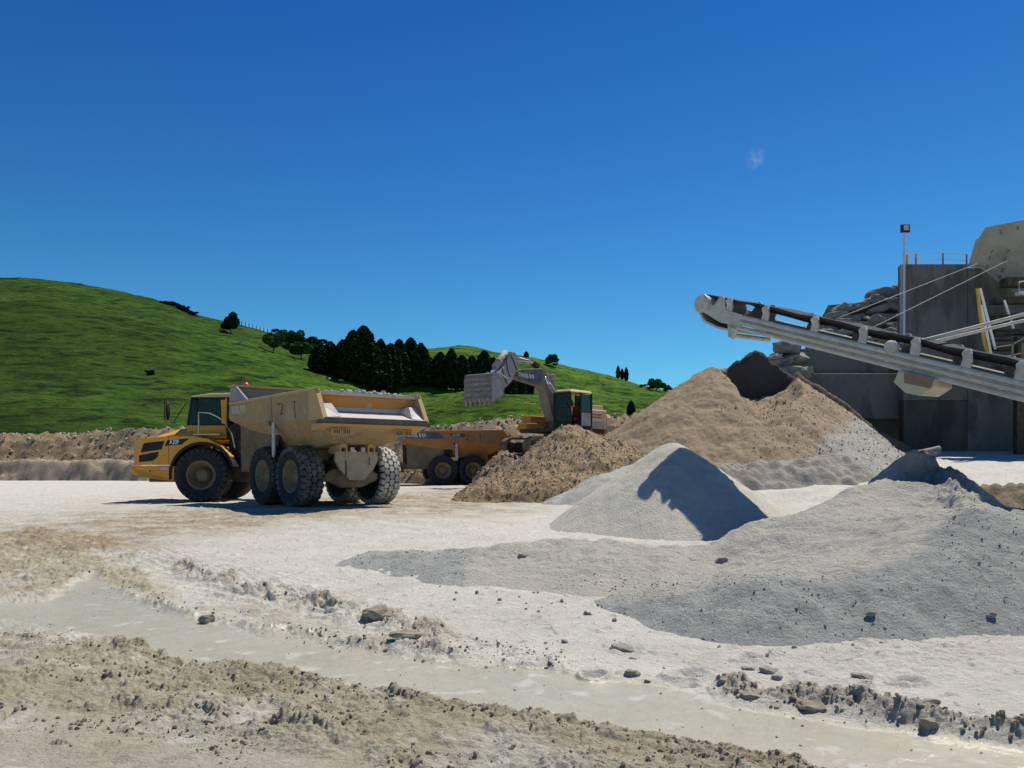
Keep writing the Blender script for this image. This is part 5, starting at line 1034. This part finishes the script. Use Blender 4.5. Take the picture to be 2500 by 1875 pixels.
for y in (-away*.03, BW+away*.03):
    m = MB(); m.prism([(xd-.14, -.10), (xd+.14, -.16), (xd+.55, -.26), (xh+.55, -.24), (xh+.5, 0), (xd+.60, .02), (xd+.50, .24), (xd+.42, .29), (xd+.36, .25), (xd+.26, .05), (xd, .10)], y-.02, y+.02); cb_(m, 'head_plate', M['conv'], bevel=.006)
m = MB(); m.prism([(xd-.20, .0), (xd-.16, -.18), (xd+.02, -.33), (xd+.45, -.40), (xd+.95, -.38), (xd+.95, -.34), (xd+.45, -.355), (xd+.05, -.29), (xd-.12, -.16), (xd-.17, .0)], 0, BW); cb_(m, 'belt_scraper_tray', M['conv'])
x_ = on_line(1803); m = MB(); m.loft([[(x_-.12, 0, -.28), (x_+.10, 0, -.30), (x_+.10, -away*.10, -.30), (x_-.12, -away*.10, -.28)], [(x_-.06, 0, -.50), (x_+.06, 0, -.52), (x_+.06, -away*.08, -.52), (x_-.06, -away*.08, -.50)]]); m.tube([(x_, 0, -.45), (x_, BW, -.45)], .05, 8); cb_(m, 'return_idler', M['conv'], bevel=.01)
x_ = on_line(2262); m = MB(); m.prism([(x_-.35, -.30), (x_+.30, -.30), (x_+.34, -.42), (x_+.16, -.62), (x_-.12, -.64), (x_-.38, -.52)], -away*.12, BW*.4); bx = cb_(m, 'take_up_box', M['conv_cream'], bevel=.02)
m = MB(); m.prism([(x_-.22, -.28), (x_+.32, -.28), (x_+.30, -.46), (x_-.16, -.48)], -away*.16, -away*.125); m.build('box_cover', M['rustbox'], bx)
x_ = on_line(2180); m = MB(); m.lathe([(.001, -away*.14), (.09, -away*.14), (.12, -away*.10), (.12, 0), (.001, 0)], c=(x_, 0, .04), n=14); cb_(m, 'strut_bracket', M['conv'])
# the two stay tubes rising to the plant, and the thin wires
Ri = CM.inverted()
def wl(p): return CR.inverted() @ CR @ (Ri @ p)
for nm, a, b, r_ in [('stay_tube', Wp(2188, 848, 14.9), Wp(2560, 752, 15.6), .032), ('stay_tube', Wp(2272, 836, 15.6), Wp(2560, 768, 16.4), .030), ('stay_wire', Wp(2050, 775, 16.5), Wp(2385, 644, 19), .008), ('stay_wire', Wp(2130, 800, 15.9), Wp(2460, 636, 18.6), .008)]:
    m = MB(); m.tube([a-croot.location, b-croot.location], r_, 8); m.build(nm, M['conv'] if 'tube' in nm else M['grey_steel'], croot)
# tail support standing out of frame
tl = CM @ Vector((xt-.6, BW/2, -.3)); m = MB()
for s in (-.5, .5): m.tube([tl-croot.location+Vector((s, s, 0)), Vector((tl.x+s*1.4, tl.y+s*1.4, Gs(tl.x, tl.y)-.1))-croot.location], .06, 8)
m.build('tail_leg', M['conv'], croot)

# ---------------------------------------------------------------- concrete plant walls, hopper, boulders
YT = 37.0
def X_(px, Y): return (px-HX)/F*Y
def Z_(py, Y): return CZ-(py-HY)/F*Y
tw = thing('concrete_tower', (X_(2205, YT), YT, Gs(X_(2205, YT), YT)), 'tall dark concrete wall tower of the crushing plant at the right edge', 'concrete wall'); b0 = tw.location
x0 = 0; x1 = X_(2363, YT)-b0.x; x2 = X_(2700, YT)-b0.x; zt = Z_(645, YT)-b0.z
def panel(m, xa, xb, za, zb, y, d=.0): m.box(((xa+xb)/2, y+.25, (za+zb)/2), (xb-xa, .5, zb-za))
m = MB(); panel(m, x0, x1-.03, 2.2, zt, 0); m.build('upper_panel', M['concrete'], tw)
m = MB(); panel(m, x0+.02, x1-.03, -1, 2.18, .0); m.build('lower_panel', M['concrete_lo'], tw)
m = MB(); panel(m, x1, x2, -1, zt-.15, .06); m.build('side_panel', M['concrete'], tw)
m = MB(); m.box((x1-.015, .07, zt/2), (.028, .1, zt)); m.build('joint', M['black'], tw)
m = MB(); zl_ = Z_(842, YT)-b0.z; m.box((x0-.05, -.06, (zt+zl_)*.5), (.22, .10, (zt-zl_)*.98)); m.build('corner_strip', M['concrete_edge'] if 'concrete_edge' in M else M['concrete'], tw)
YR = 38.2
rw = thing('retaining_wall', (X_(1956, YR), YR, Gs(X_(1956, YR), YR)), 'stepped dark concrete retaining wall behind the tall tan pile', 'retaining wall'); b1 = rw.location
xe = X_(2216, YR)-b1.x
m = MB(); m.box((xe/2, .3, (Z_(913, YR)+Z_(852, YR))/2-b1.z), (xe, .6, Z_(852, YR)-Z_(913, YR))); m.build('upper_panel', M['concrete'], rw)
m = MB(); m.box((xe/2, .2, (Z_(913, YR)+Z_(1023, YR))/2-b1.z), (xe+.06, .9, Z_(913, YR)-Z_(1023, YR)-.01)); m.build('middle_panel', M['concrete'], rw)
m = MB(); m.box((xe/2, .4, (Z_(1023, YR)-b1.z)/2-.3), (xe, .6, Z_(1023, YR)-b1.z+.6)); m.build('footing_panel', M['concrete_lo'], rw)
m = MB(); m.box((xe/2, -.26, Z_(914, YR)-b1.z), (xe+.04, .16, .05)); m.build('ledge', M['stone_pale'], rw)
# hopper above the tower
YH = 36.4
def hp(px, py, Y=YH): return Wp(px, py, Y)
hb_ = thing('feed_hopper', hp(2440, 690), 'dusty flared steel feed hopper rising behind the tower at the right edge', 'hopper'); hl = hb_.location
def P3(px, py, Y): return tuple(Wp(px, py, Y)-hl)
m = MB(); q = [(2364, 648), (2382, 585), (2388, 583), (2406, 555), (2500, 537), (2620, 525), (2620, 735), (2477, 712), (2396, 652)]
m.add([P3(a, b, YH+(b-700)*.004) for a, b in q]+[P3(a, b, YH+.25+(b-700)*.004) for a, b in q], [tuple(range(9)), tuple(range(17, 8, -1))]+[(i, i+9, (i+1) % 9+9, (i+1) % 9) for i in range(9)]); hob = m.build('front_plate', M['hopper'], hb_)
m = MB()
for (a, b, c, d) in [(2443, 562, 2446, 572), (2485, 553, 2487, 562), (2425, 610, 2420, 618), (2418, 625, 2415, 636), (2465, 610, 2458, 618), (2456, 628, 2453, 640), (2450, 655, 2447, 664), (2443, 672, 2441, 680), (2412, 648, 2409, 655)]:
    m.tube([P3(a, b, YH+(b-700)*.004-.03), P3(c, d, YH+(d-700)*.004-.03)], .028, 5)
m.build('weld_seam', M['under'], hob)
m = MB(); e = [(2364, 648), (2396, 653), (2477, 713)]; m.tube([P3(a, b, YH-.25) for a, b in e], .06, 6); m.build('lower_edge', M['hopper'], hob)
m = MB(); m.box(P3(2520, 1000, YH-1.3), (1.4, .3, 6.0)); m.build('support_column', M['dark_metal'], hb_)
m = MB(); 
for k in range(4): m.box(P3(2500, 735+k*38, YH-1.0), (2.6, .5, .22))
m.box(P3(2515, 690, YH-1.2), (2.2, .6, .35)); m.build('cross_beam', M['dark_metal'], hb_)
# guard rail on the tower top
gr = thing('guard_rail', (b0.x, YT+.2, b0.z+zt), 'thin steel guard rail along the top of the concrete tower', 'railing'); g0 = gr.location
def gp(px, py): return Wp(px, py, YT+.2)-g0
for (pxx, tp_, mt, r_) in [(2214, 622, 'safety', .05), (2236, 620, 'rail_post', .035), (2302, 618, 'rail_post', .035), (2360, 621, 'rail_post', .035)]:
    m = MB(); m.tube([(X_(pxx, YT+.2)-g0.x, 0, 0), gp(pxx, tp_)], r_, 6); m.build('post', M[mt] if mt in M else M['galv'], gr)
for yy in (619, 634):
    m = MB(); m.tube([gp(2214, yy+3), gp(2236, yy+1), gp(2302, yy-1), gp(2362, yy+2)], .022, 6); m.build('rail', M['galv'], gr)
# floodlight on its pole
fl = thing('floodlight_pole', (X_(2207, YT-.15), YT-.15, Z_(835, YT)), 'black square floodlight on a thin pole at the corner of the tower', 'floodlight'); f0 = fl.location
def fp_(px, py): return Wp(px, py, YT-.15)-f0
m = MB(); m.tube([fp_(2207, 832), fp_(2207, 568)], .045, 8); m.build('pole', M['galv'], fl)
m = MB(); m.box(fp_(2210, 558), (.38, .14, .34)); hd_ = m.build('lamp_housing', M['black'], fl, bevel=.02)
m = MB(); m.box(fp_(2211, 557)+Vector((0, -.075, 0)), (.23, .02, .22)); m.build('lens', M['lens'] if 'lens' in M else M['galv'], hd_)
m = MB(); m.tube([fp_(2207, 598), fp_(2255, 643)], .012, 5); m.build('stay', M['galv'], fl)
# stairs with white and yellow rails by the tower
YS = 33.5
sg = thing('access_stair', (X_(2440, YS), YS, Gs(X_(2440, YS), YS)), 'steep steel access stair with white handrails and a yellow stringer', 'stairs'); s0 = sg.location
def sp(px, py, d=0): return Wp(px, py, YS+d)-s0
m = MB(); m.tube([sp(2393, 704), sp(2430, 852)], .05, 8); m.build('handrail', M['white'], sg)
m = MB(); m.tube([sp(2396, 745), sp(2404, 790), sp(2421, 870)], .045, 8); m.tube([sp(2400, 760), sp(2412, 820), sp(2420, 868)], .03, 6); m.build('lower_rail', M['white'], sg)
m = MB(); m.tube([sp(2386, 704, .3), sp(2392, 760, .3), sp(2404, 840, .3), sp(2418, 875, .3)], .07, 6); m.build('stringer', M['safety'], sg)
m = MB(); m.tube([sp(2452, 733, .8), sp(2474, 802, .8)], .05, 8); m.build('handrail', M['white'], sg)
m = MB()
for k in range(10): t_ = k/9; m.box(sp(2440+12*t_, 770+110*t_, .5), (.75, .3, .04))
m.build('treads', M['dark_metal'], sg)
for a in (2472, 2496): m = MB(); m.tube([sp(a, 838, -.5), sp(a, 890, -.5)], .045, 6); m.build('rail_post', M['rustbox'], sg)
m = MB(); m.tube([sp(2425, 848, -.5), sp(2470, 842, -.5), sp(2500, 825, -.5), sp(2540, 818, -.5)], .03, 6); m.tube([sp(2425, 872, -.5), sp(2470, 868, -.5), sp(2540, 850, -.5)], .03, 6); m.build('landing_rail', M['hopper'], sg)
m = MB(); m.box(sp(2500, 898, -.3), (2.3, 1.1, .10)); m.box(sp(2490, 925, -.1), (1.6, .6, .9)); m.build('landing', M['dark_metal'], sg)
for a, b, c in [(2492, 690, 712), (2490, 712, 714)]: pass
m = MB(); m.box(sp(2498, 716, .2), (.5, .3, .12)); m.tube([sp(2488, 716, .2), sp(2488, 688, .2), sp(2520, 684, .2)], .03, 6); m.build('platform_rail', M['galv'], sg)
# boulders piled behind the retaining wall
def boulder(seed, d, name='boulder', mat='boulder'):
    b = bmesh.new(); bmesh.ops.create_icosphere(b, subdivisions=3, radius=1); r = random.Random(seed)
    pl = []
    for k in range(16):
        n = Vector((r.gauss(0, 1), r.gauss(0, 1), r.gauss(0, 1))).normalized(); pl.append((n, r.uniform(.55, .85)))
    pl += [(Vector((0, 0, 1)), r.uniform(.55, .7)), (Vector((0, 0, -1)), .6), (Vector((0, -1, 0)), r.uniform(.6, .8))]
    from mathutils import noise
    for v in b.verts:
        for n, dd in pl:
            q = v.co.dot(n)
            if q > dd: v.co -= n*(q-dd)*.94
        v.co += v.co.normalized()*noise.noise(v.co*2.3+Vector((seed, 0, 0)))*.12+v.co.normalized()*noise.noise(v.co*5+Vector((seed, 3, 0)))*.07
    for v in b.verts: v.co = Vector((v.co.x*d[0], v.co.y*d[1], v.co.z*d[2]))/.72
    me = bpy.data.meshes.new(name); b.to_mesh(me); b.free(); me.materials.append(M[mat]); o = bpy.data.objects.new(name, me); C.objects.link(o); return o
rows = []
for k_, (rn_, py_, xa_, xb_, w_) in enumerate([('top row', 719, 2125, 2200, 44), ('second row', 738, 2112, 2205, 40), ('third row', 756, 2022, 2205, 46), ('fourth row', 775, 2016, 2205, 42), ('fifth row', 794, 2010, 2205, 44), ('sixth row', 813, 2004, 2205, 40), ('seventh row', 832, 2002, 2205, 44)]):
    its_ = []; x_ = xa_+8
    while x_ < xb_: wv = w_*random.uniform(.65, 1.45); its_.append((x_+wv*.4, wv)); x_ += wv*.86
    rows.append((rn_, py_, its_, 40.8-.28*k_))
sd = 1
for rn, py_, its, Yb in rows:
    for i, (pxx, wpx) in enumerate(its):
        w = wpx/F*Yb/2*1.15; h = 11.5/F*Yb*random.uniform(.8, 1.35); o = boulder(sd, (w, random.uniform(.4, .8), h)); sd += 1
        o.location = Wp(pxx, py_+random.uniform(-4, 4), Yb); o.rotation_euler = (random.uniform(-.15, .15), random.uniform(-.32, .32), random.uniform(-.6, .6))
        tag(o, f'grey slab boulder, {ORD[i]} from left, {rn} of stack behind the conveyor', 'boulder', 'boulders stacked behind the conveyor')
LB = [(1925, 852, 54, 22, 'blocky grey boulder on top of the small stack left of the retaining wall'), (1915, 882, 62, 20, 'pale fissured boulder in the middle of the small stack left of the retaining wall'), (1945, 876, 40, 22, 'grey boulder against the end of the retaining wall'), (1935, 908, 66, 22, 'grey boulder at the bottom of the small stack left of the retaining wall'), (1960, 912, 40, 20, 'shadowed boulder wedged below the end of the retaining wall'), (1893, 872, 24, 12, 'small pale boulder at the left tip of the small stack')]
for (pxx, py_, a, h, lb) in LB:
    o = boulder(sd, (a/F*38/2*1.15, .7, h/F*38*.8), mat='boulder'); sd += 1; o.location = Wp(pxx, py_, 37.6+random.uniform(-.2, .4)); o.rotation_euler = (0, random.uniform(-.15, .15), random.uniform(-.3, .3)); tag(o, lb, 'boulder', 'boulders left of the retaining wall')
m = MB(); v = [Wp(a, b, Y) for a, b, Y in [(2000, 845, 40.2), (2012, 805, 40.6), (2022, 745, 41.2), (2110, 738, 41.3), (2120, 716, 41.5), (2215, 708, 41.5), (2215, 850, 40.2)]]; c = v[0].copy()
n_ = len(v); m.add([p-c for p in v]+[p-c+Vector((0, 4, -2)) for p in v], [tuple(range(n_)), tuple(range(2*n_-1, n_-1, -1))]+[(i, i+n_, (i+1) % n_+n_, (i+1) % n_) for i in range(n_)]); o = m.build('rubble_fill', M['under'], loc=c); tag(o, 'dark earth fill packed behind the stacked boulders', 'earth fill', kind='stuff')
o = boulder(77, (.55, .3, .18), 'slab_rock', 'boulder2'); o.location = Wp(2268, 1103, 33.0); o.rotation_euler = (0, -.2, .3); tag(o, 'pale slab of rock at the foot of the concrete tower', 'rock')

# ---------------------------------------------------------------- loose rocks on the quarry floor
RK = [(1342/.885, 1398/.885, 56, 17, 'flat-topped brown rock in the pale dust, largest of the loose ones below the berm'), (1369/.885, 1420/.885, 20, 5, 'thin flake lying just right of the flat-topped rock'),
      (1365/.885, 1452/.885, 32, 18, 'rounded stone at the edge of the wet track below the flat-topped rock'), (1660/.885, 1441/.885, 48, 18, 'pale tilted slab lying among the craters at right'), (1618/.885, 1437/.885, 32, 11, 'small wedge stone just left of the pale tilted slab'),
      (1678/.885, 1457/.885, 26, 13, 'stone below the pale tilted slab'), (1860/.885, 1452/.885, 46, 22, 'rough grey stone standing alone right of the craters'), (2008/.885, 1507/.885, 40, 15, 'dark blocky stone nearest the right edge of the picture'),
      (1558/.885, 1210/.885, 28, 13, 'grey rock resting on the middle of the berm slope'), (1128/.885, 1200/.885, 18, 12, 'dark rock near the left end of the berm crest'), (1512/.885, 1460/.885, 20, 18, 'small pointed stone beside the long crater'),
      (445/.885, 1333/.885, 32, 20, 'dark clod at the upper edge of the wet track at left'), (1178/.885, 1650/.885, 20, 8, 'small pale stone at the bottom edge of the picture'), (1220/.885, 1386/.885, 16, 11, 'small dark stone in the dust left of the flat-topped rock'),
      (1080/.885, 1300/.885, 12, 9, 'tiny dark stone below the left end of the berm'), (810/.885, 1341/.885, 62, 24, 'big dark overhanging clod in the churned ridge left of centre'), (875/.885, 1388/.885, 60, 16, 'long dark clod beside the wet track left of centre'),
      (1400/.885, 1465/.885, 14, 9, 'tiny stone in the wet track edge left of the long crater'), (1748/.885, 1520/.885, 60, 24, 'big mud clod in the broken ridge right of centre'), (2010/.885, 1565/.885, 48, 24, 'upstanding mud clod on the dark ridge at lower right'), (1620/.885, 1500/.885, 46, 16, 'left end clod of the broken ridge right of centre'), (2140/.885, 1330/.885, 24, 13, 'dark stone at the foot of the berm near the right edge'), (1880/.885, 1330/.885, 22, 12, 'dark stone on the lower slope of the berm at right')]
SURF = {}
def surf(px, py):
    """march the photo ray to the berm or the floor"""
    zf = HEAPS['gravel_berm'][1]; prev = None
    for Y in np.linspace(4, 16, 1500):
        x = (px-HX)/F*Y; z = CZ-(py-HY)/F*Y; x0_, x1_, y0_, y1_ = HEAPS['gravel_berm'][2]; g = Gs(x, Y)
        if x0_ < x < x1_ and y0_ < Y < y1_: zz, hh = zf(x, Y); g = max(g, float(zz))
        if z <= g: return Vector((x, Y, g))
    return Vector((x, Y, g))
def floor_dz(x, y):
    i = min(np.searchsorted(rad, math.hypot(x, y)), len(rad)-1); j = min(np.searchsorted(ang[:1250], math.atan2(x, y)), 1249); return float(dz[i, j])
for i, (a, b, w, h, lb) in enumerate(RK):
    p = surf(a, b+h*.4); W_ = w/F*p.y/2; H_ = h/F*p.y/2; clodm = 'clod' in lb
    o = boulder(100+i, (W_, max(W_*.7, H_), H_*1.15), 'mud_clod' if clodm else 'rock', 'clod' if clodm else ('boulder2' if 'pale' in lb or 'brown' in lb else 'boulder2'))
    o.location = p+Vector((0, 0, H_*.28+(floor_dz(p.x, p.y) if p.z <= Gs(p.x, p.y)+.01 else 0))); o.rotation_euler = (random.uniform(-.1, .1), random.uniform(-.15, .15), random.uniform(-.4, .4)); tag(o, lb, 'clod' if clodm else 'rock')
# scattered pebbles and clods (nobody could count them)
def floor_scatter(name, n, smin, smax, mat, wfn, seed, label, cat, power=3):
    r = np.random.default_rng(seed); q = 1/r.uniform(1/60, 1/3.6, n*14); Y = q; u = r.uniform(-.62, .62, len(Y)); X = u*Y; Z = G(X, Y); p = pxm(X, Y); yy = pym(X, Y, Z)
    k = r.uniform(0, 1, len(Y)) < wfn(p, yy, X, Y); X, Y, Z = X[k][:n], Y[k][:n], Z[k][:n]
    s = smin+(smax-smin)*r.uniform(0, 1, len(X))**power; Y0 = float(Y.mean())
    # follow the displaced ground
    ri = np.clip(np.searchsorted(rad, np.hypot(X, Y)), 0, len(rad)-1); ai = np.clip(np.searchsorted(ang[:1250], np.arctan2(X, Y)), 0, 1249); Z = (GZ+dz)[ri, ai]
    o = stones(name, np.stack([X, Y, Z+s*.15], -1), s, mat, off=(0, Y0, 0), seed=seed); o.location = (0, Y0, 0); return tag(o, label, cat, kind='stuff')
def wclod(p, q, X, Y):
    w = fbm(X*1.1, Y*1.1, 3, 3)*20; q = q+w
    L_ = lambda pts, hw: line(p, q, pts, hw)
    z = band(p, q, [(-400, 1290), (250, 1300), (450, 1615), (800, 1668), (1300, 1752), (1700, 1822), (2900, 1990)], [(-400, 1760), (400, 1820), (900, 1990), (2900, 2600)], 40)*.5
    return np.clip(z*sm(fbm(X*2, Y*2, 3, 9)*2+.4)+L_([(400, 1380), (600, 1445), (780, 1485), (930, 1522), (1120, 1572), (1430, 1625)], 20)+L_([(260, 1432), (640, 1535), (1150, 1600)], 12)+L_([(1730, 1668), (2060, 1722), (2500, 1800)], 18)+L_([(-300, 1470), (450, 1625), (1300, 1752), (2000, 1880)], 14), 0, 1)*(1-.95*band(p, q, [(230, 1440), (800, 1580), (1500, 1685), (2500, 1860)], [(230, 1530), (800, 1640), (1600, 1770), (2500, 1900)], 20))
floor_scatter('mud_clods', 6000, .004, .022, M['clod'], wclod, 21, 'small mud clods strewn along the churned wheel tracks', 'mud clods', 3.6)
floor_scatter('ridge_clods', 420, .012, .048, M['clod'], lambda p, q, X, Y: line(p, q, [(1730, 1672), (1850, 1688), (1950, 1710), (2060, 1725), (2300, 1774), (2500, 1803), (2800, 1840)], 9)+.7*line(p, q, [(620, 1452), (780, 1490), (930, 1522), (1120, 1572)], 8), 31, 'larger mud clods heaved up along the broken track edges', 'mud clods', 1.5)
floor_scatter('pebbles', 1500, .003, .016, M['stone_pale'], lambda p, q, X, Y: .25+.6*((p > 1300) & (q > 1400) & (q < 1600)), 22, 'loose pebbles strewn over the pale quarry floor', 'pebbles', 4)
def foot(p, q, X, Y):
    e = poly_y(p, [(820, 1400), (1100, 1432), (1400, 1475), (1700, 1535), (1850, 1560), (2200, 1535), (2500, 1485)]); return np.exp(-((q-e-8)/22)**2)*(p > 900)
floor_scatter('spill_stones', 450, .006, .04, M['stone_grey'], foot, 23, 'stones rolled down to the foot of the grey berm', 'stones', 4)
def foot2(p, q, X, Y): return np.exp(-((p-1200)/160)**2-((q-1222)/14)**2)*.9
floor_scatter('rubble_spill', 700, .02, .08, M['stone_tan'], foot2, 24, 'brown stones spilled in front of the rubble pile', 'stones', 3)

# ---------------------------------------------------------------- a part that comes as a left and a right piece is two objects
def split_sides(o, by='y'):
    b = bmesh.new(); b.from_mesh(o.data); b.verts.ensure_lookup_table(); seen = {}; isl = []
    for v in b.verts:
        if v.index in seen: continue
        st_ = [v]; seen[v.index] = len(isl); g = []
        while st_:
            a = st_.pop(); g.append(a)
            for e in a.link_edges:
                w = e.other_vert(a)
                if w.index not in seen: seen[w.index] = len(isl); st_.append(w)
        isl.append(g)
    keys = {}
    for i, g in enumerate(isl):
        k = (sum(v.co.y for v in g)/len(g) > 0) if by == 'y' else i
        keys.setdefault(k, set()).update(v.index for v in g)
    b.free()
    if len(keys) < 2: return
    for n, (k, ids) in enumerate(keys.items()):
        b = bmesh.new(); b.from_mesh(o.data if n < len(keys)-1 or True else None); b.verts.ensure_lookup_table()
        bmesh.ops.delete(b, geom=[v for v in b.verts if v.index not in ids], context='VERTS')
        me = bpy.data.meshes.new(o.name.split('.')[0]); b.to_mesh(me); b.free()
        for mt in o.data.materials: me.materials.append(mt)
        if n == 0: first = me
        else:
            c = o.copy(); c.data = me; C.objects.link(c); c.parent = o.parent
    o.data = first
BYSIDE = {'window_frame', 'spill_guard', 'side_rib', 'rim_rail', 'hinge', 'tail_light', 'grille_bar', 'tail_leg'}
EACH = {'spacer', 'scrape_mark', 'light_grille', 'pivot_pin', 'slot', 'teeth', 'wear_plate', 'weld_seam', 'cross_beam'}
for o in [o for o in list(C.objects) if o.type == 'MESH' and o.parent]:
    nm = o.name.split('.')[0]
    if nm in BYSIDE or (nm == 'handrail' and o.parent.name.startswith('dump')): split_sides(o)
    elif nm in EACH: split_sides(o, 'each')
